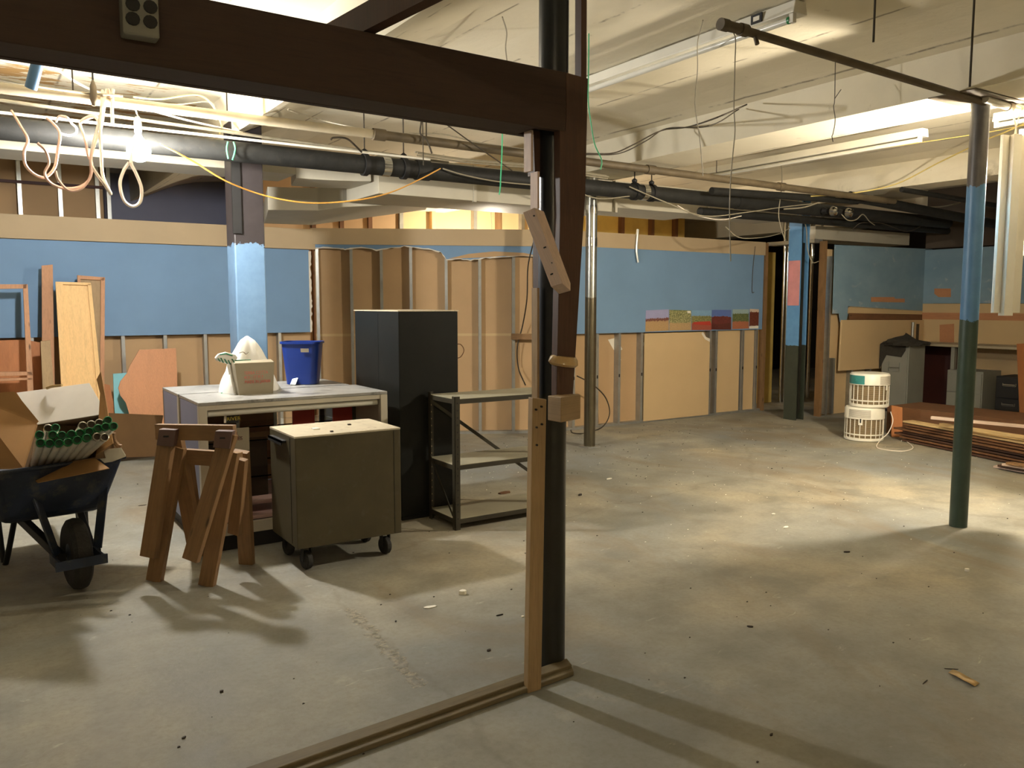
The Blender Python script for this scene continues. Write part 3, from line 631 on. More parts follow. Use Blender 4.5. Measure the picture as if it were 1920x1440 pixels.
def tb(name, mat, px0, y0, px1, y1, Y, w_, h_, up=V((0, 1, 0)), bevel=0):      # upright board between two heights, w_ across, h_ deep
    b = MB(); b.bar(at(px0, y0, Y=Y), at(px1, y1, Y=Y), w_, h_, up); return b.build(name, mat, tf, bevel=bevel)
tb('left_board', 'fir_dark', 1001, 248, 1004, 330, 2.80, .040, .05)
tb('left_board', 'fir_dark', 1012, 320, 1014, 748, 2.80, .030, .06)
tb('left_lit_edge', 'pinkwood', 991, 246, 991, 322, 2.77, .010, .05)  # pale strips put lamplight into the colour of the left boards' edges
tb('left_lit_edge', 'pinkwood', 1003, 323, 1003, 392, 2.77, .010, .05)
tb('left_lit_edge', 'lumber', 1004, 540, 1004, 748, 2.76, .010, .04)
tb('inner_lit_edge', 'pinkwood', 1048, 246, 1040, 748, 2.71, .012, .05)  # lit side of the dark right board, painted as a pale strip
q = [at(1001, 389, Y=2.58), at(1054, 531, Y=2.58), at(1070, 531, Y=2.58), at(1020, 396, Y=2.58)]
b = MB(); b.prism([q[0], q[1], q[2]-UP*.03, q[2], q[3]], (.0, .075, -.012), q[1]-q[0]); br = b.build('brace_board', 'pinkwood', tf, bevel=.002)
for px, y in ((996, 402), (1000, 408), (1004, 400), (1020, 452), (1015, 462), (1030, 490), (1028, 512)):
    p = at(px+6, y+2, Y=2.595); b = MB(); b.cyl(p+V((-.004, 0, -.002)), p+V((.006, 0, .002)), .003, 8); b.build('nail_hole', 'black', br)
b = MB(); b.prism([at(999, 746, Y=2.615), at(1025, 749, Y=2.615), V((at(1015, 1253, Y=2.60).x, 2.60, 0)), V((at(990, 1250, Y=2.60).x, 2.60, 0))], (.004, .038, 0), (0, 0, 1)); fs = b.build('front_stud', 'lumber', tf, bevel=.003)
for dx, z in ((.008, 1.12), (.034, 1.13), (.010, 1.05), (.036, 1.06), (.012, .98)):
    b = MB(); b.cyl((1.808+dx, 2.606, z+.02), (1.808+dx, 2.62, z+.02), .004, 8); b.build('screw', 'black', fs)
q = [at(1027, 760, Y=2.66), at(1052, 760, Y=2.575), at(1089, 760, Y=2.625), at(1070, 760, Y=2.66)]
b = MB(); b.prism([V((c_.x, c_.y, 1.085)) for c_ in q], (0, 0, .10), (0, 0, 1)); b.build('block', 'lumber', tf, bevel=.003)
b = MB(); b.bar((at(1089, 150, Y=2.72).x, 2.72, 2.40), (at(1089, 0, Y=2.72).x, 2.72, 2.899), .028, .04, V((0, 1, 0))); b.build('upper_board', 'fir_dark', tf)
b = MB(); b.lathe([(.052, 0), (.062, .01), (.058, .03), (.05, .04)], (2.0, 2.685, 1.30), V((.1, -.1, 1)), 16); b.build('wrapped_tape', 'tape', tf, smooth=True)
jb = thing('ceiling_joist', 'dark timber laid over the header and running toward the viewer', 'timber', (1.2, 2.3, 2.46))
q = [at(640, 57, Z=2.50), at(757, -2, Z=2.50)]; q2 = [at(692, 69, Z=2.466), at(836, -2, Z=2.466)]
d_ = (q2[1]-q2[0]).normalized(); s0 = q2[0]-d_*.35; s1 = q2[0]+d_*2.0; wv = V((-d_.y, d_.x, 0));
if wv.x > 0: wv = -wv
b = MB(); b.prism([s0, s0+wv*.045, s0+wv*.045+UP*.09, s0+UP*.09], s1-s0, s1-s0); b.build('board', 'fir_dark', jb)
# block with cut-outs on the header
j = thing('junction_box', 'grey metal box with four round knockouts fixed to the dark header', 'box', tuple(at(265, 60, Y=2.6)))
jp = [at(231, 62, Y=2.6), at(300, 66, Y=2.6)]
b = MB(); b.box(jp[0].x, jp[1].x, 2.6, 2.657, jp[0].z, jp[0].z+.13); b.build('body', 'grey_cab', j, bevel=.006)
for px, y in ((249, 35), (282, 41), (249, 8), (282, 13)):
    cc_ = at(px, y, Y=2.597); x, z = cc_.x, cc_.z
    b = MB(); b.prism([(x+.020*math.cos(t)*(1 if abs(math.cos(t)) < .8 else .95), 2.594, z+.018*math.sin(t)) for t in [math.pi*2*i/12 for i in range(12)]], (0, .006, 0)); b.build('knockout', 'black', j)
# sill plates on the floor
sp = thing('sill_plate', 'worn double timber sill running along the floor from the front post', 'sill plate', (1.2, 2.66, 0))
def sill(e0, e1, e2, e3, Z0, nm='plate'):
    A0, A1, B0, B1 = at(*e0, Z=Z0), at(*e1, Z=Z0), at(*e2, Z=Z0), at(*e3, Z=Z0)
    A0 = A0+(A0-A1)*.8; B0 = B0+(B0-B1)*.8
    b = MB(); b.prism([V((q.x, q.y, .001)) for q in (A0, A1, B1, B0)], (0, 0, Z0), A1-A0); b.build(nm, 'sill', sp, bevel=.004)
sill((458, 1440), (1063, 1234), (522, 1440), (1072, 1246), .034)
sill((532, 1440), (1073, 1250), (575, 1440), (1076, 1259), .020)

# ================================================================ LEFT: boards leaning on the wall
def lean(name, pts, Y, mat, label, cat, thick=.02, tilt=.0, ztop=None, sub=None):
    """outline picked at its own distance; leans: lower points come forward by tilt per metre"""
    P = [];
    for x, y in pts:
        p = at(x, y, Y=Y); 
        for _ in range(3): p = at(x, y, Y=Y-(tilt*(2.0-p.z)))
        P.append(p)
    b = MB(); b.prism(P, (0, thick, 0), (0, 0, 1)); return P, b
def leaner(*a, **k):
    P, b = lean(*a, **k); return tag(b.build(a[0], a[3], bevel=.002), a[4], a[5])
leaner('plywood_sheet', [(-60, 640), (44, 637), (76, 642), (82, 800), (84, 880), (-60, 905)], 9.2, 'ply_orange', 'orange brown plywood sheet standing behind the open wooden frame', 'plywood', thick=.015, tilt=.05)
leaner('plank', [(78, 498), (99, 496), (104, 800), (108, 860), (80, 860)], 9.14, 'pine_red', 'tallest narrow reddish plank leaning on the blue wall', 'plank', tilt=.10)
leaner('plank', [(76, 640), (94, 638), (104, 760), (106, 866), (86, 866)], 8.9, 'lumber', 'short tan plank leaning in front of the tall reddish plank', 'plank', tilt=.12)
fr = thing('open_frame', 'open rectangular reddish wooden frame at the left edge', 'frame', tuple(at(20, 860, Y=8.7)))
def fpt(x, y):
    p = at(x, y, Y=9.0)
    for _ in range(3): p = at(x, y, Y=9.0-.13*(1.9-p.z))
    return p
for nm, pts in (('top_rail', [(-70, 533), (50, 533), (50, 541), (-70, 543)]), ('side_rail', [(43, 533), (52, 533), (70, 860), (57, 860)]), ('middle_rail', [(-70, 698), (60, 697), (61, 704), (-70, 706)]), ('lower_rail', [(-70, 712), (60, 708), (60, 712), (-70, 718)])):
    b = MB(); b.prism([fpt(*q_) for q_ in pts], (0, .05, 0), fpt(*pts[2])-fpt(*pts[1])); b.build(nm, 'pine_red', fr, bevel=.002)
g = thing('framed_panel', 'framed pine panel leaning behind the pale one', 'panel', tuple(at(175, 840, Y=9.0)))
def gp(x, y, dy=0): 
    p = at(x, y, Y=9.12-dy)
    for _ in range(3): p = at(x, y, Y=9.12-dy-.07*(1.85-p.z))
    return p
b = MB(); b.prism([gp(148, 520), gp(194, 522), gp(196, 700), (gp(190, 835)), gp(150, 835)], (0, .012, 0), (0, 0, 1)); b.build('panel', 'lumber', g)
for nm, pts in (('top_rail', [(145, 516), (197, 520), (196, 526), (145, 523)]), ('side_rail', [(189, 521), (197, 520), (195, 835), (187, 835)]), ('side_rail', [(145, 516), (151, 518), (156, 835), (150, 835)])):
    b = MB(); b.prism([gp(*q_, .02) for q_ in pts], (0, .03, 0), gp(*pts[2])-gp(*pts[1])); b.build(nm, 'pine_red', g, bevel=.002)
g = thing('pine_panel', 'large pale knotty pine panel leaning in the middle of the boards', 'panel', tuple(at(150, 850, Y=8.7)))
def hpnt(x, y, dy=0):
    p = at(x, y, Y=8.98-dy)
    for _ in range(3): p = at(x, y, Y=8.98-dy-.12*(1.75-p.z))
    return p
b = MB(); b.prism([hpnt(108, 530), hpnt(168, 531), hpnt(186, 700), hpnt(200, 850), hpnt(134, 858)], (0, .02, 0), (0, 0, 1)); b.build('panel', 'pine', g)
for nm, pts in (('side_rail', [(104, 529), (118, 531), (136, 858), (122, 858)]), ('side_rail', [(164, 531), (171, 533), (203, 848), (193, 850)]), ('top_rail', [(104, 528), (170, 530), (171, 535), (105, 533)])):
    b = MB(); b.prism([hpnt(*q_, .02) for q_ in pts], (0, .03, 0), hpnt(*pts[2])-hpnt(*pts[1])); b.build(nm, 'pine', g, bevel=.002)
wavy = [(261, 656), (330, 653), (332, 700), (334, 838), (290, 842), (240, 842), (232, 830), (240, 800), (242, 775), (236, 755), (226, 742), (222, 728), (226, 715), (238, 700), (244, 685), (256, 665)]
P, b = lean('plywood_sheet', wavy, 8.95, 'ply', '', '', .018, .16)
wv_ = tag(b.build('plywood_sheet', 'ply'), 'brown plywood cut with a wavy left edge leaning on the studs', 'plywood')
bl = [(262, 842), (262, 822), (268, 814), (280, 812), (292, 814), (297, 822), (298, 842)]
P = [at(x, y, Y=8.92-.16*(2-.1)+.0) for x, y in bl]; b = MB(); b.prism(P, (0, .003, 0)); b.build('blue_paint_patch', 'wall_blue', wv_)
aq = leaner('aqua_board', [(212, 701), (240, 699), (244, 780), (250, 842), (222, 842), (214, 760)], 9.12, 'aqua', 'aqua painted board behind the wavy plywood', 'board', tilt=.12)
leaner('board_offcut', [(186, 718), (206, 722), (214, 760), (212, 800), (190, 800)], 9.16, 'ply_orange', 'small orange offcut leaning left of the aqua board', 'board', thick=.015, tilt=.10)
b = MB(); 
rr_ = random.Random(2)
for i in range(14):
    x = rr_.uniform(1.0, 1.9); y = 9.0+rr_.uniform(-.1, .1); z = rr_.uniform(.01, .03); s_ = rr_.uniform(.03, .09)
    b.bar((x, y, z), (x+s_, y+rr_.uniform(-.04, .04), z+.01), .04, .015)
tag(b.build('plaster_rubble', 'dry_white'), 'broken bits of drywall along the foot of the left wall', 'rubble')['kind'] = 'stuff'

# ================================================================ DISPLAY CASES
def case(x0, x1, y0, y1, zt, label, front=True):
    c = thing('display_case', label, 'display case', ((x0+x1)/2, (y0+y1)/2, 0))
    b = MB(); b.box(x0, x1, y0, y1, zt-.02, zt); b.build('top', 'case_top', c, bevel=.003)
    b = MB(); b.box(x0, x0+.015, y0+.045, y1-.03, .1, zt-.021); b.build('side_panel', 'case_side', c)
    b = MB(); b.box(x1-.015, x1, y0+.045, y1-.03, .1, zt-.021); b.build('side_panel', 'case_frame', c)
    for (x, y) in ((x0, y0), (x1-.05, y0), (x0, y1-.03), (x1-.05, y1-.03)):
        b = MB(); b.box(x, x+.05, y, y+(.045 if y == y0 else .03), .1, zt-.021); b.build('corner_post', 'case_frame' if y == y0 else 'steel_olive', c, bevel=.002)
    b = MB(); b.box(x0+.03, x1-.03, y0+.03, y1-.03, 0, .10); b.build('plinth', 'black', c)
    b = MB(); b.box(x0, x1, y0, y0+.03, .10, .17); b.build('bottom_rail', 'case_frame', c)
    b = MB(); b.box(x0+.05, x1-.05, y0+.005, y0+.03, zt-.05, zt-.021); b.build('top_rail', 'case_frame', c)
    b = MB(); b.box(x0+.02, x1-.02, y0+.05, y1-.03, .17, .19); b.build('bottom_deck', 'pink_shelf', c)
    for z in (.42, .66):
        b = MB(); b.box(x0+.03, x1-.03, y0+.16, y1-.06, z, z+.008); b.build('glass_shelf', 'glass', c)
    if front:
        b = MB(); b.cyl((x0+.06, y0+.05, zt-.075), (x1-.06, y0+.05, zt-.075), .022, 16); b.build('light_tube', 'tube_glass', c, smooth=True)
        b = MB(); b.box(x1-.20, x1-.052, y1-.05, y1-.035, .2, zt-.03); b.build('red_panel', 'red', c)
        b = MB(); b.box(x1-.50, x1-.34, y1-.05, y1-.035, .2, zt-.03); b.build('red_panel', 'red', c)
        b = MB(); b.box(x0+.02, x0+.56, y1-.05, y1-.035, .2, .62); b.build('back_panel', 'case_dark', c)
        for x in (x0+.36, x0+.62):
            b = MB(); b.box(x-.01, x+.01, y1-.07, y1-.05, .2, zt-.03); b.build('shelf_standard', 'galv', c)
        for z, dy in ((.27, .02), (.24, .10)):
            b = MB(); b.box(x0+.3, x1-.25, y0+.06+dy, y0+.20+dy, z, z+.012); b.build('lower_shelf', 'pink_shelf', c)
    else:
        b = MB(); b.box(x0+.02, x1-.42, y1-.02, y1-.012, .19, zt-.03); b.build('back_panel', 'paper', c)
    return c
case(1.115, 2.365, 5.20, 5.765, .95, 'nearer glass display case holding signs, red panels inside', True)
case(1.115, 2.33, 5.80, 6.34, .95, 'farther display case standing against the back of the nearer one', False)
# the signs inside
def quadpts(px, Y): return [at(x, y, Y=Y) for x, y in px]
s1 = thing('sign', 'small black sign with yellow lettering inside the front display case', 'sign', tuple(at(436, 795, Y=5.28)))
q = quadpts([(423, 793), (448, 793), (450, 757), (425, 758)], 5.28); b = MB(); b.prism(q, (0, .008, 0)); b.build('board', 'black', s1)
q = quadpts([(420, 793), (424, 793), (426, 758), (422, 758)], 5.278); b = MB(); b.prism(q, (0, .012, 0)); b.build('edge', 'dry_white', s1)
o_ = at(426, 776, Y=5.279); text('LIVE and', .024, 'yellow_ink', s1, o_, (1, 0, 0), (0, 0, 1))
o_ = at(425, 789, Y=5.279); text('RIVER', .034, 'yellow_ink', s1, o_, (1, 0, 0), (0, 0, 1))
s2 = thing('sign', 'white card sign with dark letters in the front display case behind the sawhorses', 'sign', tuple(at(440, 845, Y=5.35)))
q = quadpts([(428, 846), (468, 844), (467, 801), (428, 804)], 5.35); b = MB(); b.prism(q, (0, .006, 0)); b.build('card', 'carton', s2)
text('L', .035, 'sign_ink', s2, at(443, 817, Y=5.349), (1, 0, 0), (0, 0, 1)); text('TES', .035, 'sign_ink', s2, at(439, 826, Y=5.349), (1, 0, 0), (0, 0, 1))

# carton, bag and bin on the case
TOPZ = .95
g = thing('carton', 'small worn carton with red printing on the display case', 'box', (1.72, 5.45, TOPZ))
fl = [at(448, 741, Z=TOPZ), at(511, 737, Z=TOPZ)]; ff0, ff1 = fl; ex = (ff1-ff0).normalized(); ey = V((-ex.y, ex.x, 0)); wd = (ff1-ff0).length; hh = .212
def cp(s, t, z): return ff0+ex*s+ey*t+UP*(z)
sp_ = .012
faces = {'front_wall': [cp(0, 0, 0), cp(wd, 0, 0), cp(wd+sp_, -.006, hh), cp(-sp_*2, -.006, hh)], 'back_wall': [cp(0, .2, 0), cp(wd, .2, 0), cp(wd+sp_, .21, hh), cp(-sp_, .21, hh)],
    'left_wall': [cp(0, 0, 0), cp(0, .2, 0), cp(-sp_, .21, hh), cp(-sp_*2, -.006, hh)], 'right_wall': [cp(wd, 0, 0), cp(wd, .2, 0), cp(wd+sp_, .21, hh), cp(wd+sp_, -.006, hh)], 'floor_panel': [cp(0, 0, 0.002), cp(wd, 0, 0.002), cp(wd, .2, 0.002), cp(0, .2, 0.002)]}
for k_, q in faces.items():
    n_ = (q[1]-q[0]).cross(q[2]-q[0]).normalized()*.004; b = MB(); b.prism(q, n_); o = b.build(k_, 'carton', g)
    if k_ == 'front_wall': fw_ = o
b = MB(); b.prism([cp(-.02, -.008, hh-.004), cp(wd+.012, -.008, hh-.004), cp(wd+.005, .03, hh+.012), cp(-.012, .03, hh+.008)], (0, 0, .004)); b.build('flap', 'carton', g)
n_ = ex.cross(UP)
for i, (t_, z_) in enumerate((('TERRA COTTA', .135), ('413 - 17 PLY', .105), ('MADE IN JAPAN', .075))):
    text(t_, .031, 'red_ink', g, cp(.035 if i < 2 else .038, -.004, z_), ex, UP, lift=.004, sx=.78 if i != 1 else .8)
# bag: crumpled lump
def lump(name, c, rx, ry, prof, mat, label, cat, seed, jag=.1, n=28, m=14, fn=None, parent=None):
    rg_ = random.Random(seed); ph = [rg_.uniform(0, 6.28) for _ in range(8)]; b = MB(); rows = []
    for i in range(m+1):
        t = i/m; row = []
        for j in range(n+1):
            a = 2*math.pi*(j % n)/n
            k = prof(t)*(1+jag*(.5*math.sin(3*a+ph[0]+2*t)+.35*math.sin(7*a+ph[1]-5*t)+.25*math.sin(12*a+ph[2]+9*t)))
            p = V((c[0]+rx*k*math.cos(a), c[1]+ry*k*math.sin(a), c[2]+(fn(t, a) if fn else t)))
            row.append(p)
        rows.append(row)
    b.grid(rows); bmesh.ops.remove_doubles(b.bm, verts=b.bm.verts, dist=.0005)
    return b
bc = at(466, 722, Y=5.72)
g = thing('plastic_bag', 'white plastic bag with green print peeking over the carton', 'bag', (bc.x, 5.72, TOPZ))
b = lump('', (bc.x, 5.72, TOPZ+.002), .205, .13, lambda t: (1-t)**.62*.97+.03, '', '', '', 4, .14, fn=lambda t, a: .38*t+.012*math.sin(5*a)*t*(1-t)*3); b.build('bag_body', 'bag', g, smooth=True)
q = [at(x, y, Y=5.60) for x, y in ((404, 671), (410, 664), (424, 660), (442, 665), (446, 671), (440, 680), (430, 684), (418, 680), (406, 676))]
b = MB(); b.prism(q, (0, .03, 0)); fl_ = b.build('printed_corner', 'bag', g, bevel=.004)
for k_, (x0, y0, x1, y1) in enumerate(((409, 672, 413, 678), (414, 671, 419, 680), (421, 673, 426, 682), (428, 675, 432, 683), (435, 673, 440, 680), (412, 665, 424, 663), (424, 663, 436, 667), (440, 676, 470, 675))):
    b = MB(); b.tube([at(x0, y0, Y=5.597), at(x1, y1, Y=5.597)], .004, 5); b.build('green_print', 'bag_green', fl_)
b = MB(); b.tube(smooth_path([at(448, 662, Y=5.59), at(456, 660, Y=5.59), at(461, 664, Y=5.59), at(466, 660, Y=5.59)]), .003, 5); b.build('fold_mark', 'wire_grey', g)
b = MB(); b.prism([V((bc.x-.2, 5.66, TOPZ+.001)), V((bc.x-.09, 5.6, TOPZ+.001)), V((bc.x-.06, 5.68, TOPZ+.03)), V((bc.x-.1, 5.7, TOPZ+.04))], (0, .01, .004)); b.build('green_corner', 'bag_green', g)
# waste bin
wb = at(578, 722, Z=TOPZ); g = thing('waste_bin', 'blue plastic waste bin on the display case', 'bin', (wb.x, wb.y+.11, TOPZ))
ba, wdt = RT, .128
def rrect(c, a, bb, z, r_=.05, n=5):
    out = []
    for cx_, cy_, a0 in ((a-r_, bb-r_, 0), (-a+r_, bb-r_, 90), (-a+r_, -bb+r_, 180), (a-r_, -bb+r_, 270)):
        for i in range(n+1):
            t = math.radians(a0+90*i/n); out.append(c+RT*(cx_+r_*math.cos(t))+FH*(cy_+r_*math.sin(t))+UP*z)
    return out
cc = V((wb.x, wb.y+.11, TOPZ)); b = MB(); rows = [rrect(cc, .112, .085, .004), rrect(cc, .140, .105, .305), rrect(cc, .150, .115, .306), rrect(cc, .150, .115, .322), rrect(cc, .139, .104, .322), rrect(cc, .110, .083, .012)]
rings = [[b.v(p) for p in r_] for r_ in rows]
for r0, r1 in zip(rings, rings[1:]):
    for j in range(len(r0)): b.f([r0[j], r0[(j+1) % len(r0)], r1[(j+1) % len(r0)], r1[j]])
b.f(rings[0]); b.f(rings[-1]); bo = b.build('bin_body', 'blue_bin', g, smooth=True)
b = MB(); l0 = cc-FH*.1105+UP*.245; b.prism([l0+RT*.015, l0+RT*.075, l0+RT*.075+UP*.028-FH*.003, l0+RT*.015+UP*.028-FH*.003], -FH*.002); b.build('torn_sticker', 'carton', g)
b = MB(); b.bar((1.95, 5.95, TOPZ+.004), (2.06, 6.06, TOPZ+.17), .04, .012); 
tag(b.build('metal_strip', 'galv'), 'bent metal strip leaning on the display case behind the blue bin', 'strip')

# ================================================================ TALL CABINET, SHELF, CART
g = thing('tall_cabinet', 'tall black metal cabinet behind the open steel shelf', 'cabinet', (2.71, 5.64, 0))
b = MB(); b.box(2.48, 2.955, 5.25, 6.04, .03, 1.497); b.build('body', 'cab_black', g, bevel=.006)
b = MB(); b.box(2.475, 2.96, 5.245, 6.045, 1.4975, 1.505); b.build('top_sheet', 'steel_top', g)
b = MB(); b.box(2.50, 2.93, 5.27, 6.02, 0, .03); b.build('plinth', 'black', g)
b = MB(); b.box(2.4785, 2.4795, 5.6, 5.603, .05, 1.48); b.build('door_gap', 'black', g)
g = thing('steel_shelf', 'open three tier olive steel shelving unit', 'shelf', (3.16, 5.05, 0))
SX0, SX1, SY0, SY1 = 2.69, 3.63, 4.83, 5.22
for (x, y, sx, sy) in ((SX0, SY0, 1, 1), (SX1, SY0, -1, 1), (SX0, SY1, 1, -1), (SX1, SY1, -1, -1)):
    b = MB(); b.box(min(x, x+sx*.04), max(x, x+sx*.04), min(y, y+sy*.003), max(y, y+sy*.003), 0, .925); b.box(min(x, x+sx*.003), max(x, x+sx*.003), min(y, y+sy*.04), max(y, y+sy*.04), 0, .925); up_ = b.build('upright', 'shelf_metal', g)
    b = MB()
    for z in [.08+.05*i for i in range(17)]: b.cyl((x+sx*.02, y-sy*.001, z), (x+sx*.02, y+sy*.0045, z), .006, 8)
    b.build('bolt_holes', 'dry_tan' if y == SY1 else 'black', up_)
for z in (.905, .45, .075):
    b = MB(); b.box(SX0+.004, SX1-.004, SY0+.004, SY1-.004, z, z+.004); dk = b.build('deck', 'shelf_top', g)
    b = MB(); b.box(SX0+.004, SX1-.004, SY0+.004, SY0+.008, z-.032, z); b.box(SX0+.004, SX1-.004, SY1-.008, SY1-.004, z-.032, z)
    b.box(SX0+.004, SX0+.008, SY0+.008, SY1-.008, z-.032, z); b.box(SX1-.008, SX1-.004, SY0+.008, SY1-.008, z-.032, z); b.build('deck_lip', 'shelf_metal', g)
b = MB(); b.bar((SX0+.02, SY1+.004, .86), (SX1-.02, SY1+.004, .22), .003, .025); b.build('cross_brace', 'shelf_metal', g)
b = MB(); b.bar((SX0-.003, SY1-.03, .47), (SX0-.003, SY0+.03, .10), .003, .02); b.build('cross_brace', 'shelf_metal', g)
g = thing('tool_cart', 'dark olive steel cart on casters with a dusty pale top', 'cart', (1.81, 4.8, 0))
CX0, CX1, CY0, CY1 = 1.485, 2.14, 4.525, 5.0
b = MB(); b.box(CX0, CX1, CY0, CY1, .145, .79); bd = b.build('body', 'steel_olive', g, bevel=.004)
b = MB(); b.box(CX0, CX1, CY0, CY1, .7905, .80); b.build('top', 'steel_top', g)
b = MB(); b.box(CX1-.045, CX1-.043, CY0-.0015, CY0, .15, .79); b.box(CX0-.002, CX0, CY0+.09, CY0+.093, .16, .78); b.build('door_gap', 'black', g)
b = MB(); b.box(CX0-.03, CX0, CY0+.16, CY1-.06, .745, .757); b.box(CX0-.03, CX0-.022, CY0+.16, CY1-.06, .73, .757); b.build('handle', 'black', g)
for (x, y) in ((1.56, 4.60), (2.07, 4.62), (1.56, 4.93), (2.07, 4.93)):
    b = MB(); b.box(x-.03, x+.03, y-.03, y+.03, .135, .145); b.box(x-.028, x-.022, y-.02, y+.02, .05, .135); b.box(x+.022, x+.028, y-.02, y+.02, .05, .135); c_ = b.build('caster', 'black', g)
    b = MB(); b.lathe([(.02, -.018), (.05, -.018), (.055, -.012), (.055, .012), (.05, .018), (.02, .018)], (x, y, .055), (1, .15, 0), 24); b.build('wheel', 'rubber', c_, smooth=True)
for i, (px, y, s_, lb) in enumerate(((592, 805, .02, 'flat white scrap on the cart top'), (622, 810, .008, 'small dark bolt near the middle of the cart top'), (655, 797, .009, 'tiny dark bolt toward the back of the cart top'))):
    p = at(px, y, Z=.80); b = MB(); b.box(p.x-s_, p.x+s_, p.y-s_, p.y+s_, .801, .808); tag(b.build('scrap', 'paper_white' if i == 0 else 'dark_debris'), lb, 'scrap')

# ================================================================ SAWHORSES (one nested on the other)
def sawhorse(dz, off, label, zfoot, rail_top, spread):
    a0, a1 = V((.96, 5.0, 0))+off, V((1.135, 4.80, 0))+off
    ax_ = (a1-a0).normalized(); sd = V((ax_.y, -ax_.x, 0))
    if sd.dot(RT) < 0: sd = -sd
    g = thing('sawhorse', label, 'sawhorse', tuple(V(((a0.x+a1.x)/2, (a0.y+a1.y)/2, 0))), None)
    return g, a0, a1, ax_, sd
def bar2(b, p, q, w1, h1, sidev):                      # board with its wide face normal = sidev
    p, q = V(p), V(q); a = (q-p).normalized(); n_ = (V(sidev)-a*V(sidev).dot(a)).normalized(); b.bar(p, q, w1, h1, n_)
def horse(name_label, rail_l, rail_r, legs, rh=.085, brk=True):
    g = thing('sawhorse', name_label, 'sawhorse', ((rail_l.x+rail_r.x)/2, (rail_l.y+rail_r.y)/2, 0))
    ax_ = (rail_r-rail_l).normalized(); nf = V((ax_.y, -ax_.x, 0))
    if nf.dot(FH) > 0: nf = -nf
    b = MB(); b.bar(rail_l-UP*rh/2, rail_r-UP*rh/2, .038, rh); b.build('rail', 'fir', g, bevel=.002)
    for p, q, bw in legs:
        b = MB(); bar2(b, p, q, bw, .038, nf); b.build('leg', 'fir', g, bevel=.002)
    return g, nf
# positions measured on the floor
fL, fM, fR, fB = at(290, 1089, Z=0), at(388, 1098, Z=0), at(463, 1057, Z=0), at(372, 1040, Z=0)
DL = 4.50
def sp3(x, y, D): return at(x, y, D=D)
# lower horse: rail at y 840, legs reach the floor
rl, rr2 = sp3(322, 840, 4.56), sp3(452, 848, 4.50)
g1, nf = horse('lower wooden sawhorse whose legs stand on the floor', rl, rr2, [
    (sp3(334, 838, 4.50), fL+UP*.0, .088), (sp3(434, 846, 4.42), fM, .088), (sp3(452, 846, 4.56), fR+UP*.0, .088), (sp3(345, 845, 4.66), fB, .088)])
rl, rr2 = sp3(294, 795, 4.46), sp3(440, 797, 4.36)
g2, nf = horse('upper wooden sawhorse nested over the lower one, legs off the floor', rl, rr2, [
    (sp3(316, 808, 4.40), sp3(279, 1044, 4.33), .088), (sp3(430, 812, 4.31), sp3(358, 1050, 4.26), .088), (sp3(452, 860, 4.46), sp3(440, 1000, 4.56), .07), (sp3(326, 806, 4.52), sp3(368, 1030, 4.56), .088)], rh=.085)
for px in ((296, 330, 805, 838, 4.37), (402, 436, 808, 842, 4.28)):
    x0, x1, y0, y1, D_ = px
    b = MB(); b.prism([sp3(x0+2, y0, D_), sp3(x1, y0+1, D_), sp3(x1-6, y1, D_-.02), sp3(x0-3, y1-3, D_-.02)], FH*.05, (1, 0, 0)); bk = b.build('bracket', 'bracket', g2, bevel=.002)
    b = MB(); b.prism([sp3(x0+10, y0+12, D_-.012), sp3(x0+20, y0+12, D_-.012), sp3(x0+20, y0+15, D_-.012), sp3(x0+10, y0+15, D_-.012)], FH*.004); b.build('slot', 'black', bk)

# ================================================================ WHEELBARROW with the box of tubes
W0 = V((.40, 4.96, 0)); wf = (-FH*.78+RT*.68).normalized(); ws = V((-wf.y, wf.x, 0))
if ws.dot(RT) < 0: ws = -ws
def wp(f_, s_, z): return W0+wf*f_+ws*s_+UP*z
g = thing('wheelbarrow', 'dark blue wheelbarrow facing the viewer at the left edge', 'wheelbarrow', W0)
b = MB(); b.lathe([(.10, -.04), (.165, -.045), (.188, -.03), (.195, 0), (.188, .03), (.165, .045), (.10, .04)], wp(0, 0, .195), ws, 40); wh = b.build('tyre', 'rubber', g, smooth=True)
b = MB(); b.lathe([(.02, -.05), (.10, -.03), (.10, .03), (.02, .05)], wp(0, 0, .195), ws, 28); b.build('rim', 'barrow', wh, smooth=True)
b = MB(); b.cyl(wp(0, -.12, .195), wp(0, .12, .195), .012, 12); b.build('axle', 'black', wh)
rim_t = [(.02, -.40), (.02, .26), (-1.05, .34), (-1.05, -.46)]; rim_b = [(-.10, -.33), (-.10, .17), (-.85, .22), (-.85, -.34)]
zt_ = [.69, .70, .64, .64]
for thick, nm in ((0, 'tray'),):
    b = MB(); T_ = [b.v(wp(f_, s_, z_)) for (f_, s_), z_ in zip(rim_t, zt_)]; B_ = [b.v(wp(f_, s_, .385)) for f_, s_ in rim_b]
    for i in range(4): b.f([T_[i], T_[(i+1) % 4], B_[(i+1) % 4], B_[i]])
    b.f(B_[::-1]); tr = b.build('tray', 'barrow', g, solid=.004)
    bv = tr.modifiers.new('bv', 'BEVEL'); bv.width = .05; bv.segments = 4; bv.limit_method = 'ANGLE'; tr.modifiers.move(1, 0)
b = MB(); b.tube([wp(f_, s_, z_) for (f_, s_), z_ in zip(rim_t+rim_t[:1], zt_+zt_[:1])], .012, 10); b.build('tray_rim', 'barrow', g, smooth=True)
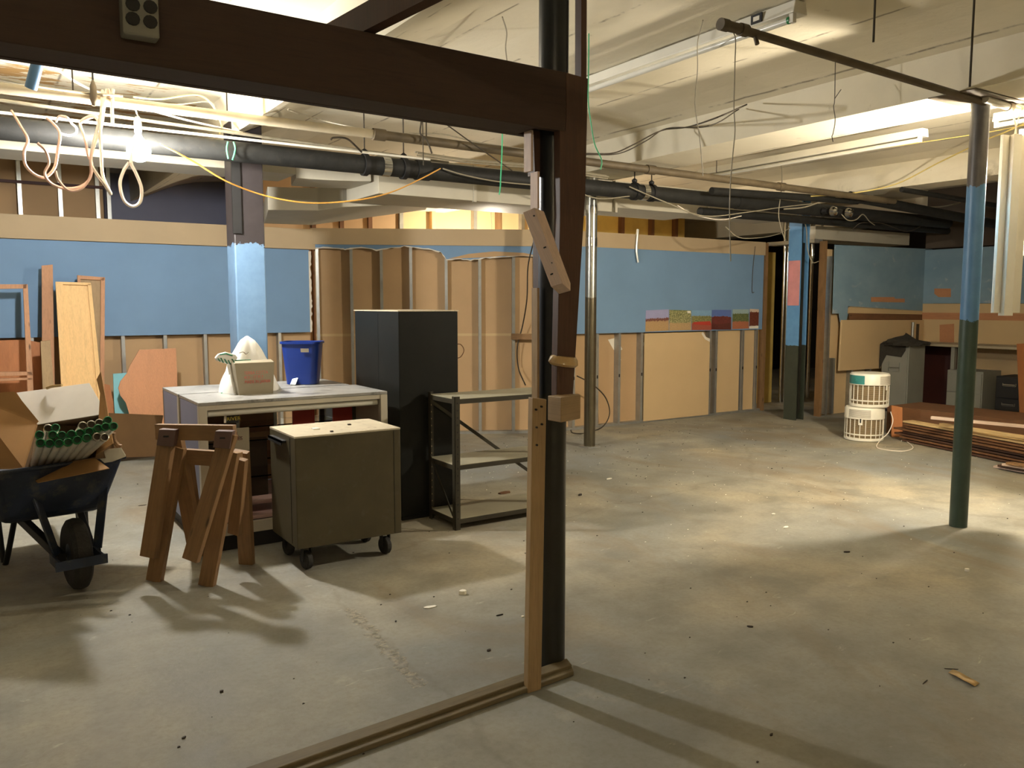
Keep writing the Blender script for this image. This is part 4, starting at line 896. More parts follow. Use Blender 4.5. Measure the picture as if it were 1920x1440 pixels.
for s_ in (-1, 1):
    b = MB(); b.bar(wp(.02, s_*.075, .19), wp(-1.45, s_*.27, .46), .04, .05); b.build('handle_bar', 'black', g, bevel=.004)
    b = MB(); b.bar(wp(.02, s_*.10, .21), wp(-.10, s_*.20, .66), .045, .012); b.build('front_brace', 'barrow', g)
    b = MB(); b.tube(smooth_path([wp(-.55, s_*.18, .36), wp(-.72, s_*.22, .02), wp(-.82, s_*.22, .02), wp(-.95, s_*.22, .36)], 4), .016, 10); b.build('leg', 'black', g, smooth=True)
b = MB(); b.bar(wp(.215, -.15, .20), wp(.215, .10, .20), .01, .05); b.build('front_guard', 'barrow', g)
for s_ in (-.13, .08):
    b = MB(); b.bar(wp(.02, s_, .20), wp(.215, s_, .20), .012, .05); b.build('guard_bracket', 'barrow', g)
# cardboard box
oTL, oTR, oBR, oBL = at(53, 787, D=4.60), at(197, 764, D=4.56), at(166, 858, D=4.36), at(45, 880, D=4.38)
oc = (oTL+oTR+oBR+oBL)/4; bu = (oTR-oTL).normalized(); bv_ = (oTL-oBL); bv_ = (bv_-bu*bv_.dot(bu)).normalized(); ba_ = bu.cross(bv_)
if ba_.dot(FH) > 0: ba_ = -ba_
ba_ = (V((ba_.x, ba_.y, 0)).normalized()+UP*.16).normalized(); BW, BH = .415, .285
BLc = oBL+bu*.0
def kp(s_, t_, a_): return BLc+bu*s_+bv_*t_+ba_*a_
g = thing('cardboard_box', 'open cardboard box of tubes lying in the wheelbarrow', 'box', tuple(oc))
TK = .005
for nm, q, m_ in (('bottom_wall', [kp(0, 0, 0), kp(BW, 0, 0), kp(BW, 0, -.50), kp(0, 0, -.50)], 'card_dark'), ('top_wall', [kp(0, BH, 0), kp(BW, BH, 0), kp(BW, BH, -.50), kp(0, BH, -.50)], 'card_dark'),
    ('left_wall', [kp(0, 0, 0), kp(0, BH, 0), kp(0, BH, -.50), kp(0, 0, -.50)], 'card_dark'), ('right_wall', [kp(BW, 0, 0), kp(BW, BH, 0), kp(BW, BH, -.50), kp(BW, 0, -.50)], 'card_dark'), ('end_wall', [kp(0, 0, -.50), kp(BW, 0, -.50), kp(BW, BH, -.50), kp(0, BH, -.50)], 'card_dark')):
    n_ = (q[1]-q[0]).cross(q[2]-q[0]).normalized()*TK; b = MB(); b.prism(q, n_); b.build(nm, m_, g)
def flap(pts, m_, nm, lab=None):
    n_ = (pts[1]-pts[0]).cross(pts[2]-pts[0]).normalized()*.004; b = MB(); b.prism(pts, n_); o = b.build(nm, m_, g)
    if lab: o['label'] = lab
flap([kp(0, BH, 0), kp(BW, BH, 0), at(168, 719, D=4.72), at(32, 737, D=4.76)], 'card_grey', 'top_flap', 'grey white flap')
flap([kp(BW, BH, 0), kp(BW, .02, 0), at(213, 832, D=4.34), at(190, 697, D=4.62), at(182, 712, D=4.62)], 'card_brown', 'side_flap')
flap([kp(0, .0, 0), kp(BW, .0, 0), at(205, 878, D=4.24), at(70, 905, D=4.24)], 'card_brown', 'bottom_flap')
flap([kp(0, .0, 0), kp(0, BH+.02, 0), at(27, 735, D=4.60), at(-60, 740, D=4.55), at(-60, 880, D=4.40)], 'card_brown', 'side_flap', 'large tan flap at the left edge')
b = MB(); b.tube(smooth_path([at(88, 728, D=4.72), at(100, 724, D=4.70), at(116, 722, D=4.69)]), .008, 6); b.build('torn_tape', 'tape', g)
# tubes
caps = [(74, 815, 1), (90, 803, 0), (104, 802, 1), (99, 815, 1), (116, 816, 1), (134, 814, 1), (150, 812, 1), (167, 809, 1), (184, 803, 1), (198, 800, 1), (213, 799, 1),
    (155, 798, 0), (171, 796, 0), (186, 793, 0), (202, 788, 1), (76, 830, 1), (93, 831, 1), (111, 831, 1), (128, 829, 1), (145, 825, 1), (163, 821, 1), (182, 819, 0), (196, 820, 0)]
words = ['leftmost green capped tube of the middle row', 'silver capped tube at the top left of the bundle', 'green capped tube standing highest at the left of the bundle', 'second green capped tube of the middle row', 'third green capped tube of the middle row', 'fourth green capped tube of the middle row', 'fifth green capped tube of the middle row', 'sixth green capped tube of the middle row', 'seventh green capped tube of the middle row', 'eighth green capped tube of the middle row', 'rightmost green capped tube of the bundle',
    'left of three silver capped tubes in the top row', 'middle of three silver capped tubes in the top row', 'right of three silver capped tubes in the top row', 'green capped tube at the top right of the bundle', 'leftmost green capped tube of the bottom row', 'second green capped tube of the bottom row', 'third green capped tube of the bottom row', 'fourth green capped tube of the bottom row', 'fifth green capped tube of the bottom row', 'sixth green capped tube of the bottom row', 'open silver ended tube low at the right of the bundle', 'last open silver ended tube low at the right']
for i, ((px, y, gr), wd_) in enumerate(zip(caps, words)):
    row = 0 if i in range(15, 23) else (1 if i not in (1, 2, 11, 12, 13, 14) else 2)
    e = at(px, y, D=4.06+.03*row)
    s_ = max(.03, min(BW-.03, (px-70)/150*(BW-.05)+.02)); st = kp(s_, .030+.042*row, -.02)
    dr = (e-st).normalized(); bk_ = st-dr*.25
    g = thing('fluorescent_tube', wd_, 'fluorescent tube', tuple(e), 'fluorescent tubes in the cardboard box')
    b = MB(); b.tube([bk_, e-dr*.02], .0185, 16); b.build('glass', 'tube_glass', g, smooth=True)
    b = MB(); b.lathe([(.0195, 0), (.0205, .004), (.0205, .026), (.017, .028), (.015, .018)], e-dr*.022, dr, 18, close=False); cp_ = b.build('cap', 'green_cap' if gr else 'silver_cap', g, smooth=True)
    b = MB(); b.lathe([(.016, 0), (.016, .002)], e-dr*.006, dr, 14); b.build('recess', 'cap_in' if gr else 'case_dark', cp_)
p_ = [at(x, y, D=4.42) for x, y in ((182, 856), (205, 845), (228, 843), (236, 856), (210, 866), (196, 868))]
b = MB(); b.prism(p_, (0, .004, .01)); tag(b.build('crumpled_sheet', 'paper_white'), 'folded white sheet sticking out at the right of the wheelbarrow tray', 'sheet')
b = MB(); b.tube(smooth_path([at(212, 812, D=4.5), at(214, 826, D=4.5), at(222, 836, D=4.5), at(228, 838, D=4.5)]), .014, 8); tag(b.build('orange_strap', 'fir'), 'orange brown strap hanging at the right of the tube box', 'strap')

# ================================================================ PHOTO STRIP on the right wall
def photo_mat(name, sky, mid, low, a, b_, accent=None, tex=14):
    s = N(name); v = s.vec('loc'); sx = s.n('ShaderNodeSeparateXYZ'); s.l(v, sx.inputs[0])
    ma = s.n('ShaderNodeMath', operation='MULTIPLY_ADD'); s.l(s.noise(v, tex, 5, .7), ma.inputs[0]); ma.inputs[1].default_value = .3; s.l(sx.outputs[1], ma.inputs[2])
    def gt(x):
        g = s.n('ShaderNodeMath', operation='GREATER_THAN'); s.l(ma.outputs[0], g.inputs[0]); g.inputs[1].default_value = x+.15; return g.outputs[0]
    n2 = s.ramp(s.noise(v, tex*1.8, 6, .75), [(.42, 0.0), (.58, 1.0)])
    midc = s.mix(n2, mid, mul(mid, .45) if accent is None else accent)
    c = s.mix(gt(a), s.mix(n2, low, mul(low, .8)), midc); c = s.mix(gt(b_), c, s.mix(s.noise(v, 5, 3), sky, mul(sky, 1.25)))
    return s.set(c, .4)
photos = [((1211, 582), (1254, 580), (1254, 620), (1210, 622), photo_mat('photo_desert', rgb(150, 150, 186), rgb(140, 92, 80), rgb(186, 154, 110), .48, .60), 'desert landscape photo, leftmost of the strip on the wall'),
    ((1255, 581), (1296, 582), (1296, 619), (1255, 620), photo_mat('photo_yard', rgb(96, 110, 60), rgb(64, 74, 30), rgb(186, 156, 112), .38, .98, rgb(186, 180, 130)), 'photo of trees over a sandy yard with a white tag in the corner'),
    ((1297, 582), (1334, 582), (1334, 619), (1297, 619), photo_mat('photo_train', rgb(116, 150, 178), rgb(84, 88, 50), rgb(160, 84, 66), .35, .72, rgb(150, 146, 96)), 'photo of a long red vehicle below trees, third in the strip'),
    ((1335, 581), (1371, 581), (1371, 618), (1334, 618), photo_mat('photo_mesa', rgb(84, 104, 160), rgb(112, 56, 48), rgb(96, 48, 40), .3, .66, rgb(96, 46, 42), 4), 'dark reddish photo with a blue sky, fourth in the strip'),
    ((1374, 580), (1404, 580), (1404, 616), (1373, 617), photo_mat('photo_park', rgb(140, 160, 160), rgb(56, 78, 44), rgb(176, 110, 80), .38, .78, rgb(120, 124, 80)), 'photo of trees above a red and sandy foreground, fifth in the strip'),
    ((1406, 579), (1423, 580), (1422, 615), (1405, 616), photo_mat('photo_rock', rgb(190, 170, 150), rgb(120, 66, 48), rgb(200, 190, 170), .14, .85, rgb(92, 48, 36), 6), 'narrow rust coloured photo with a white border at the right end')]
for k, (a, b2, c2, d2, m_, lb) in enumerate(photos):
    P = [at(x, y, Y=PR-.015-.001*(k % 2)) for x, y in (d2, c2, b2, a)]; b = MB()
    lcs = [(0, 0, k), (1, 0, k), (1, 1, k), (0, 1, k)]
    fr_ = [b.v(p, l_) for p, l_ in zip(P, lcs)]; bk = [b.v(p+V((0, .0012, 0)), l_) for p, l_ in zip(P, lcs)]
    b.f(fr_); b.f(bk[::-1])
    for i in range(4): b.f([fr_[i], fr_[(i+1) % 4], bk[(i+1) % 4], bk[i]])
    o = tag(b.build('photo', m_), lb, 'photo', 'photos pinned along the right wall')
    if k in (1, 5):
        b = MB()
        if k == 1: b.prism([at(x, y, Y=PR-.018) for x, y in ((1289, 583), (1295, 583), (1295, 587), (1289, 587))], (0, .002, 0))
        else: b.prism([at(x, y, Y=PR-.018) for x, y in ((1405, 612), (1422, 611), (1422, 616), (1405, 616))], (0, .002, 0))
        b.build('white_tag', 'paper_white', o)
    if k == 2:
        b = MB(); b.prism([at(x, y, Y=PR-.018) for x, y in ((1300, 604), (1332, 602), (1333, 610), (1300, 608))], (0, .002, 0)); b.build('red_vehicle', 'red', o)

# ================================================================ AIR PURIFIERS stacked
def purifier(c, z, ang, label, lid, tall=.385):
    g = thing('air_purifier', label, 'air purifier', (c.x, c.y, z)); o = V((c.x, c.y, z))
    b = MB(); b.lathe([(.185, .02), (.185, tall-.10)], o, k=48); b.build('inner_drum', 'plastic_dark', g, smooth=True)
    b = MB(); b.lathe([(.20, 0), (.212, .008), (.212, .03), (.205, .036)], o, k=48); b.build('base_ring', 'plastic_white', g, smooth=True)
    for zz_ in (.07,):
        b = MB(); b.lathe([(.206, zz_), (.211, zz_), (.211, zz_+.014), (.206, zz_+.014)], o, k=48, close=False); b.build('hoop', 'plastic_white', g, smooth=True)
    b = MB(); b.lathe([(.205, tall-.135), (.215, tall-.13), (.213, tall-.02), (.20, tall-.004), (.17, tall)], o, k=48); hd = b.build('head', 'plastic_white', g, smooth=True)
    for i in range(22):
        a = ang+2*math.pi*i/22; p = o+V((.207*math.cos(a), .207*math.sin(a), 0)); b = MB(); b.bar(p+UP*.03, p+UP*(tall-.13), .008, .006, V((math.cos(a), math.sin(a), 0))); b.build('grille_rib', 'plastic_white', g)
    b = MB()
    for i in range(16):
        zz_ = .045+i*.0135
        b.lathe([(.198, zz_), (.201, zz_), (.201, zz_+.003), (.198, zz_+.003)], o, k=40, close=False)
    b.build('grille_rings', 'dry_tan', g)
    def patch(a0, a1, z0, z1, r_, m_, nm, n=10, par=hd):
        b = MB(); rows = [[o+V((r_*math.cos(math.radians(a0+(a1-a0)*i/n)), r_*math.sin(math.radians(a0+(a1-a0)*i/n)), zz2)) for i in range(n+1)] for zz2 in (z0, z1)]
        b.grid(rows); return b.build(nm, m_, par, solid=.002)
    va = math.degrees(math.atan2(-c.y, -c.x))          # toward the viewer
    if lid:
        patch(va-78, va-14, tall-.122, tall-.025, .2165, 'teal', 'control_panel')
        b = MB(); kd = math.radians(va-42); b.cyl(o+V((.214*math.cos(kd), .214*math.sin(kd), tall-.075)), o+V((.226*math.cos(kd), .226*math.sin(kd), tall-.075)), .018, 16); b.build('knob', 'teal', hd, smooth=True)
        for i in range(9): patch(va+30, va+80, tall-.118+i*.0105, tall-.115+i*.0105, .2158, 'plastic_dark', 'vent_slot', 6)
        patch(va+52, va+60, .20, .27, .214, 'plastic_white', 'latch', 3)
    else:
        for i in range(9): patch(va-48, va+18, tall-.112+i*.0105, tall-.109+i*.0105, .2158, 'plastic_dark', 'vent_slot', 8)
        patch(va-16, va-4, .19, .275, .2145, 'plastic_white', 'latch', 3); patch(va-12, va-8, .215, .262, .2165, 'black', 'latch_slot', 2)
    return g
fc = at(1633, 829, Z=0)+FH*.20
fc2 = fc+RT*.045
purifier(V((fc.x, fc.y, 0)), 0, .1, 'lower of two round white air purifiers stacked by the doorway', False)
purifier(V((fc2.x, fc2.y, 0)), .386, .25, 'upper round white air purifier with a teal control panel', True)
b = MB(); b.tube(smooth_path([at(1670, 772, D=9.0), at(1674, 790, D=8.95), at(1665, 812, D=8.95), at(1650, 826, D=8.93), at(1646, 840, Z=.006), at(1690, 846, Z=.006), at(1712, 840, Z=.006), at(1700, 828, Z=.006), at(1690, 826, Z=.006)]), .005, 6); tag(b.build('power_cord', 'wire_white', smooth=True), 'white power cord trailing on the floor from the air purifiers', 'cord')

# ================================================================ LUMBER PILE and boards
rg = random.Random(11); la, lb_ = V((8.72, 5.35, 0)), V((7.98, 2.7, 0)); ld = (lb_-la).normalized(); ln = V((-ld.y, ld.x, 0)); 
if ln.x < 0: ln = -ln
mats = ['oldboard', 'oldboard', 'fir_dark', 'oldboard', 'fir_dark']
cols = ['bottom', 'second', 'third', 'fourth', 'fifth', 'sixth', 'seventh', 'eighth']
for k in range(8):
    for c_ in range(2):
        st = rg.uniform(-.1, .25) if k < 7 else .05; wd_ = rg.uniform(.13, .17); off = .09+c_*.195+rg.uniform(-.012, .012); z = .018+k*.030
        yaw = rg.uniform(-.006, .006); d2 = (ld+ln*yaw).normalized(); p0 = la+ld*st+ln*off+UP*z; L_ = rg.uniform(2.2, 2.7)
        m_ = 'splinter' if (k == 7 and c_ == 0) else mats[rg.randrange(5)]
        b = MB(); b.bar(p0, p0+d2*L_, wd_, .020); tag(b.build('board', m_, bevel=.003), ('%s layer board %s the lumber pile behind the right post' % (cols[k] if k < 7 else 'top raw split', 'at the front of' if c_ == 0 else 'at the back of')), 'board', 'boards in the lumber pile')
def fboard(p0, p1, w_, t_, m_, label):
    b = MB(); b.bar(p0, p1, w_, t_); tag(b.build('board', m_, bevel=.002), label, 'board')
fboard(at(1746, 783, Z=.36), at(1990, 806, Z=.34), .05, .03, 'pinkwood', 'long white edged board lying on the low brown crate')
fboard(V((8.55, 4.75, .275)), V((8.05, 2.7, .30)), .06, .03, 'splinter', 'pale split board lying along the top of the lumber pile')
for k, (z, off, m_) in enumerate(((.012, 0, 'pinkwood'), (.036, .04, 'fir_dark'), (.058, .02, 'pinkwood'), (.082, .08, 'fir'))):
    p = at(1868+8*k, 874-2*k, Z=z); fboard(p, p+V((-.10-.03*k, -1.5, 0)), .10, .02, m_, ['white painted board on the floor at the front of the right pile', 'dark board second from the floor at the front right', 'upper white painted board at the front right of the pile', 'orange board on top of the short front right stack'][k])
g = thing('low_crate', 'low brown wooden crate behind the lumber pile', 'crate', (9.5, 4.6, 0))
b = MB(); b.box(9.15, 9.17, 3.0, 5.75, .0, .33); b.build('front_board', 'oldboard', g); b = MB(); b.box(9.17, 9.85, 3.0, 5.75, .30, .33); b.build('top_board', 'oldboard', g); b = MB(); b.box(9.17, 9.85, 5.73, 5.75, 0, .30); b.build('end_board', 'ply_orange', g)
b = MB(); b.box(9.142, 9.149, 4.9, 5.0, 0, .33); b.build('batten', 'oldboard', g)
b = MB(); p = at(1676, 760, D=9.9); b.prism([at(1672, 760, D=9.6), at(1692, 764, D=9.6), at(1692, 828, D=9.5), at(1672, 828, D=9.5)], FH*.02, (0, 0, 1)); tag(b.build('board', 'ply_orange'), 'orange board standing upright just right of the air purifiers', 'board')
b = MB(); b.prism([at(1908, 645, D=10.0), at(1990, 640, D=9.2), at(1990, 800, D=9.2), at(1914, 792, D=9.9)], FH*.02, (0, 0, 1)); tag(b.build('plywood_sheet', 'ply_orange'), 'orange plywood sheet standing at the right edge by the black cabinet', 'plywood')

# ================================================================ FILING CABINETS, COUNTER
def filecab(name, x0, x1, y0, y1, z1, m_, label, drawers=2, hm='galv', face='x', handle=True, hy=None):
    g = thing(name, label, 'filing cabinet', ((x0+x1)/2, (y0+y1)/2, 0))
    b = MB(); b.box(x0, x1, y0, y1, .04, z1); b.build('body', m_, g, bevel=.004)
    b = MB(); b.box(x0+.03, x1, y0+.01, y1-.01, 0, .04); b.build('plinth', 'black', g)
    dh = (z1-.08)/drawers
    for k in range(drawers):
        za = .06+k*dh; b = MB(); b.box(x0-.018, x0-.0005, y0+.012, y1-.012, za, za+dh-.012); dr = b.build('drawer', m_, g, bevel=.002)
        if handle:
            yc = (y0+y1)/2 if hy is None else hy; b = MB(); b.box(x0-.036, x0-.018, yc-.075, yc+.075, za+dh*.66, za+dh*.66+.012); b.box(x0-.024, x0-.018, yc-.085, yc+.085, za+dh*.6, za+dh*.6+.005); b.box(x0-.024, x0-.018, yc-.085, yc-.078, za+dh*.6, za+dh*.75); b.box(x0-.024, x0-.018, yc+.078, yc+.085, za+dh*.6, za+dh*.75); b.build('handle', hm, dr)
    return g
filecab('filing_cabinet', 11.0, 11.4, 6.62, 7.03, .96, 'grey_cab', 'tall grey cabinet with a dark cloth draped over its top', 1)
filecab('filing_cabinet', 11.38, 11.85, 5.78, 6.27, .635, 'grey_cab', 'low grey cabinet partly behind the right round post', 2, handle=False)
filecab('filing_cabinet', 11.32, 11.8, 5.12, 5.58, .60, 'black', 'low black filing cabinet with bright drawer handles', 2, 'chrome', hy=5.4)
b = lump('', (11.15, 6.78, .965), .30, .3, lambda t: (1-t**5)*.9+.10, '', '', '', 9, .22, fn=lambda t, a: .11*t+.05*math.sin(2*a+.6)*t+.02*math.sin(5*a)*t)
tag(b.build('dark_cloth', 'cloth', smooth=True), 'crumpled dark cloth lying on the tall grey cabinet', 'cloth')
b = MB(); b.prism([(10.985, 7.05, .62), (10.985, 6.95, .82), (10.985, 6.72, .80), (10.985, 6.66, .9), (10.985, 6.66, .975), (10.985, 7.05, .975)], (-.015, 0, 0)); tag(b.build('dark_cloth', 'cloth'), 'hanging corner of dark cloth down the front of the grey cabinet', 'cloth')
g = thing('counter', 'long beige counter along the alcove wall with dark space beneath', 'counter', (11.8, 5, 0))
b = MB(); b.box(11.45, 12.08, 0, 7.05, .95, .985); b.build('worktop', 'counter', g, bevel=.003)
b = MB(); b.box(12.0, 12.03, 6.3, 7.0, .0, .95); b.build('maroon_panel', 'maroon', g)
for y in (6.25, 4.2):
    b = MB(); b.box(11.5, 11.56, y, y+.05, 0, .95); b.build('leg', 'grey_cab', g)
g = thing('light_switch', 'small plate and pipe stub above the counter in the corner', 'fitting', (12.0, 6.9, 1.1))
b = MB(); b.box(11.9, 11.96, 7.055, 7.065, 1.0, 1.25); b.build('plate', 'case_dark', g); b = MB(); b.cyl((11.75, 7.03, .99), (11.75, 7.03, 1.28), .02, 12); b.build('stub', 'galv', g, smooth=True)

# ================================================================ CABLES AND CORDS
def under(p):                                          # keep a picked point below slab and beams
    q = at(p[0], p[1], Y=p[2])
    if q.z > 3.12: q = at(p[0], p[1], Z=3.12)
    if (1.75 < q.x < 2.3 or 5.33 < q.x < 5.98 or 9.1 < q.x < 9.7) and q.z > 2.87: q = at(p[0], p[1], Z=2.87)
    return q
def cable(pts, r_, m_, label, n=6, name='cable', cat='cable', hang=False):
    P = [under(p) for p in pts]
    if hang: P = [V((P[0].x, P[0].y, 3.235)), V((P[0].x, P[0].y, (P[0].z+3.235)/2))]+P
    b = MB(); b.tube(smooth_path(P, n), r_, 6); return tag(b.build(name, m_, smooth=True), label, cat)
cable([(22, 208, 6.35), (38, 235, 6.0), (52, 262, 5.85), (45, 285, 5.8), (48, 310, 5.8), (66, 328, 5.8), (85, 332, 5.8), (102, 315, 5.8), (108, 285, 5.8), (112, 250, 5.85), (100, 232, 6.1), (88, 222, 6.35)], .009, 'wire_pink', 'leftmost large drooping loop of pinkish white cord over the pipe', name='cord', cat='cord')
cable([(70, 268, 5.75), (85, 282, 5.75), (92, 305, 5.75), (84, 325, 5.75), (95, 343, 5.75), (120, 353, 5.75), (150, 350, 5.75), (168, 335, 5.75), (172, 308, 5.75), (165, 290, 5.75), (160, 262, 5.8), (152, 240, 6.0), (150, 232, 6.35)], .009, 'wire_pink', 'lowest wide loop of pinkish white cord reaching toward the lamp', name='cord', cat='cord')
cable([(104, 320, 5.7), (110, 338, 5.7), (130, 357, 5.7), (155, 352, 5.7), (170, 328, 5.7), (170, 300, 5.7), (178, 270, 5.75), (190, 240, 5.85), (196, 200, 6.0), (203, 168, 6.0), (208, 185, 5.96)], .008, 'wire_pink', 'cord loop that climbs from the low loop up to the beige pipe', name='cord', cat='cord')
cable([(192, 170, 6.0), (190, 210, 5.9), (188, 250, 5.8), (190, 290, 5.75), (193, 330, 5.75), (208, 364, 5.75), (196, 346, 5.72), (176, 318, 5.72), (170, 300, 5.72), (175, 270, 5.75), (184, 235, 5.85), (200, 168, 6.0)], .010, 'wire_white', 'long hanging fold of white cord left of the lamp', name='cord', cat='cord')
cable([(242, 305, 5.85), (232, 320, 5.85), (225, 345, 5.85), (232, 375, 5.85), (248, 387, 5.85), (263, 378, 5.85), (265, 352, 5.85), (255, 325, 5.85), (246, 305, 5.85), (250, 280, 5.9), (262, 262, 5.97)], .011, 'wire_white', 'teardrop loop of white cord hanging right below the lamp', name='cord', cat='cord')
cable([(212, 168, 6.0), (210, 200, 5.95), (211, 235, 5.9)], .011, 'wire_white', 'short thick white cord end hanging by the lamp', name='cord', cat='cord')
cable([(105, 228, 6.35), (112, 218, 6.3), (125, 220, 6.2), (135, 232, 6.2), (143, 240, 6.2), (142, 250, 6.2), (130, 254, 6.2), (112, 250, 6.2)], .008, 'wire_white', 'small wavy white cord lying over the black pipe', name='cord', cat='cord')
cable([(152, 228, 6.3), (162, 222, 6.2), (176, 218, 6.1), (186, 228, 6.05), (185, 245, 6.0)], .013, 'wire_white', 'fat white plug end of cord above the pipe left of the lamp', name='cord', cat='cord')
cable([(300, 270, 6.05), (330, 285, 6.1), (370, 307, 6.2), (425, 340, 6.3), (490, 365, 6.4), (560, 379, 6.4), (620, 380, 6.4), (690, 372, 6.35), (740, 358, 6.35), (790, 335, 6.38), (826, 316, 6.39)], .006, 'wire_orange', 'orange extension cord sagging from the lamp to the pipes at right', name='cord', cat='cord')
cable([(830, 316, 6.39), (870, 328, 6.36), (930, 340, 6.36), (1000, 347, 6.36), (1060, 352, 6.36), (1120, 372, 6.36), (1180, 368, 6.36)], .006, 'wire_grey', 'grey cable running in front of the black pipe behind the timber post')
cable([(0, 148, 5.9), (60, 160, 5.9), (140, 172, 5.95), (230, 180, 5.95)], .008, 'wire_grey', 'grey cable along the beige pipe at the top left')
cable([(90, 118, 6.8), (150, 158, 6.6), (210, 182, 6.4), (330, 220, 6.6), (470, 252, 6.75)], .008, 'wire_white', 'white cable sloping down behind the beige pipe')
cable([(250, 182, 6.3), (300, 186, 6.3), (370, 178, 6.4), (400, 200, 6.5), (415, 235, 6.6), (412, 250, 6.7)], .006, 'wire_yellow', 'yellowish cable bending down beside the top of the square column')
cable([(250, 190, 6.4), (330, 196, 6.5), (395, 192, 6.6), (405, 225, 6.7)], .005, 'wire_grey', 'grey cable bending down by the square column')
cable([(540, 205, 6.6), (590, 222, 6.4), (660, 238, 6.3), (740, 250, 6.2), (830, 252, 6.2), (900, 268, 6.15), (1000, 282, 6.1)], .006, 'wire_grey', 'long grey cable under the beam side by the hanger rods')
cable([(785, 205, 5.9), (790, 225, 5.9), (788, 250, 5.9), (800, 262, 5.9), (810, 288, 5.9)], .007, 'wire_dark', 'dark twisted wires hanging over the sprinkler pipe', name='wire', cat='wire')
cable([(792, 210, 5.95), (793, 260, 5.95), (794, 310, 5.95)], .004, 'wire_dark', 'thin straight dark wire below the twisted wires', name='wire', cat='wire')
cable([(820, 218, 5.9), (860, 250, 5.9), (895, 275, 5.9), (960, 320, 6.0)], .005, 'wire_dark', 'stiff dark wire slanting down to the right under the header', name='wire', cat='wire', hang=True)
cable([(942, 240, 5.7), (941, 290, 5.7), (939, 330, 5.7), (938, 352, 5.7), (936, 365, 5.7)], .005, 'wire_green', 'green wire hanging left of the timber post', name='wire', cat='wire', hang=True)
cable([(1103, 190, 4.2), (1108, 230, 4.2), (1115, 270, 4.2), (1128, 300, 4.2), (1126, 318, 4.2)], .004, 'wire_green', 'green wire hanging right of the timber post', name='wire', cat='wire', hang=True)
cable([(427, 266, 6.38), (425, 280, 6.38), (428, 298, 6.38)], .006, 'wire_green', 'left short green tie around the black pipe by the column', name='wire', cat='wire')
cable([(438, 266, 6.38), (441, 280, 6.38), (436, 300, 6.38)], .006, 'wire_green', 'right short green tie around the black pipe by the column', name='wire', cat='wire')
cable([(942, 32, 4.9), (950, 60, 4.9), (948, 90, 4.9), (952, 125, 4.9)], .004, 'wire_grey', 'thin wire hanging from a cracked spot of the ceiling', name='wire', cat='wire')
cable([(1318, 38, 3.9), (1308, 80, 3.9), (1308, 130, 3.9), (1303, 195, 3.9), (1312, 260, 3.9), (1318, 330, 3.9)], .003, 'wire_grey', 'very thin wire hanging below the first fluorescent fixture', name='wire', cat='wire')
cable([(1362, 52, 3.0), (1378, 68, 3.0), (1378, 120, 3.0), (1376, 200, 3.0), (1378, 245, 3.0), (1374, 290, 3.0), (1370, 340, 3.0), (1368, 400, 3.0), (1370, 490, 3.0)], .003, 'wire_grey', 'long wavy wire dangling from the broken end of the hanging pipe', name='wire', cat='wire')
cable([(1098, 288, 5.3), (1150, 287, 5.3), (1190, 270, 5.3), (1240, 245, 5.3), (1290, 238, 5.3), (1345, 220, 5.3), (1400, 196, 5.3)], .006, 'wire_dark', 'upper of two dark cables running along the big beam')
cable([(1098, 290, 5.3), (1160, 288, 5.28), (1210, 265, 5.28), (1250, 241, 5.28), (1330, 236, 5.28), (1385, 205, 5.3)], .005, 'wire_dark', 'lower of two dark cables along the big beam')
wr = thing('wire_hanger', 'twisted wire with a hooked end hanging above the second fixture', 'wire', tuple(at(1563, 265, Y=3.6)))
b = MB(); p0, p1, p2 = at(1568, 60, Y=3.6), at(1565, 185, Y=3.6), at(1562, 250, Y=3.6); b.tube(smooth_path([V((p0.x, p0.y, 3.23)), p1, at(1563, 200, Y=3.6), at(1566, 225, Y=3.6), p2, at(1560, 256, Y=3.6), at(1562, 266, Y=3.6)]), .003, 6); b.build('strand', 'wire_dark', wr)
b = MB(); b.tube([p1, at(1577, 168, Y=3.6)], .003, 6); b.build('free_end', 'wire_dark', wr)
cable([(1920, 232, 3.6), (1880, 250, 3.9), (1850, 262, 4.2), (1760, 305, 5.0), (1680, 345, 5.6), (1600, 362, 6.0), (1520, 368, 6.2)], .007, 'wire_yellow', 'yellow cord stretched from the right lamp past the round post', name='cord', cat='cord')
cable([(1920, 235, 4.0), (1840, 250, 4.5), (1720, 268, 5.5), (1600, 285, 6.2), (1500, 292, 6.6)], .004, 'wire_yellow', 'thin pale wire above the yellow cord', name='cord', cat='cord')
cable([(1900, 218, 2.93), (1905, 240, 2.9), (1908, 300, 2.9), (1905, 360, 2.9), (1912, 420, 2.9)], .006, 'wire_white', 'white cord hanging behind the upright metal fixture', name='cord', cat='cord')
cable([(1470, 392, 6.35), (1510, 388, 6.3), (1570, 370, 6.2), (1640, 378, 6.1), (1700, 386, 6.1), (1760, 388, 6.1), (1800, 380, 6.1)], .009, 'wire_grey', 'grey cable swagged in front of the dark pipe bundle')
cable([(1180, 350, 6.38), (1250, 380, 6.36), (1320, 405, 6.36), (1400, 398, 6.36), (1470, 388, 6.36), (1560, 378, 6.3)], .006, 'wire_grey', 'grey cable drooping across the pale duct')
cable([(1270, 385, 6.4), (1300, 402, 6.4), (1350, 412, 6.4), (1390, 405, 6.4)], .005, 'wire_white', 'short pale cable drooping in front of the duct')
cable([(1360, 425, 6.7), (1385, 445, 6.7), (1420, 446, 6.7), (1455, 440, 6.9), (1481, 428, 7.06)], .006, 'wire_grey', 'cable looping to the blue column above the right wall')
cable([(1465, 300, 6.0), (1466, 345, 6.2), (1460, 400, 6.3), (1465, 430, 6.3), (1472, 450, 6.3)], .005, 'wire_grey', 'thin cable dropping left of the blue column')
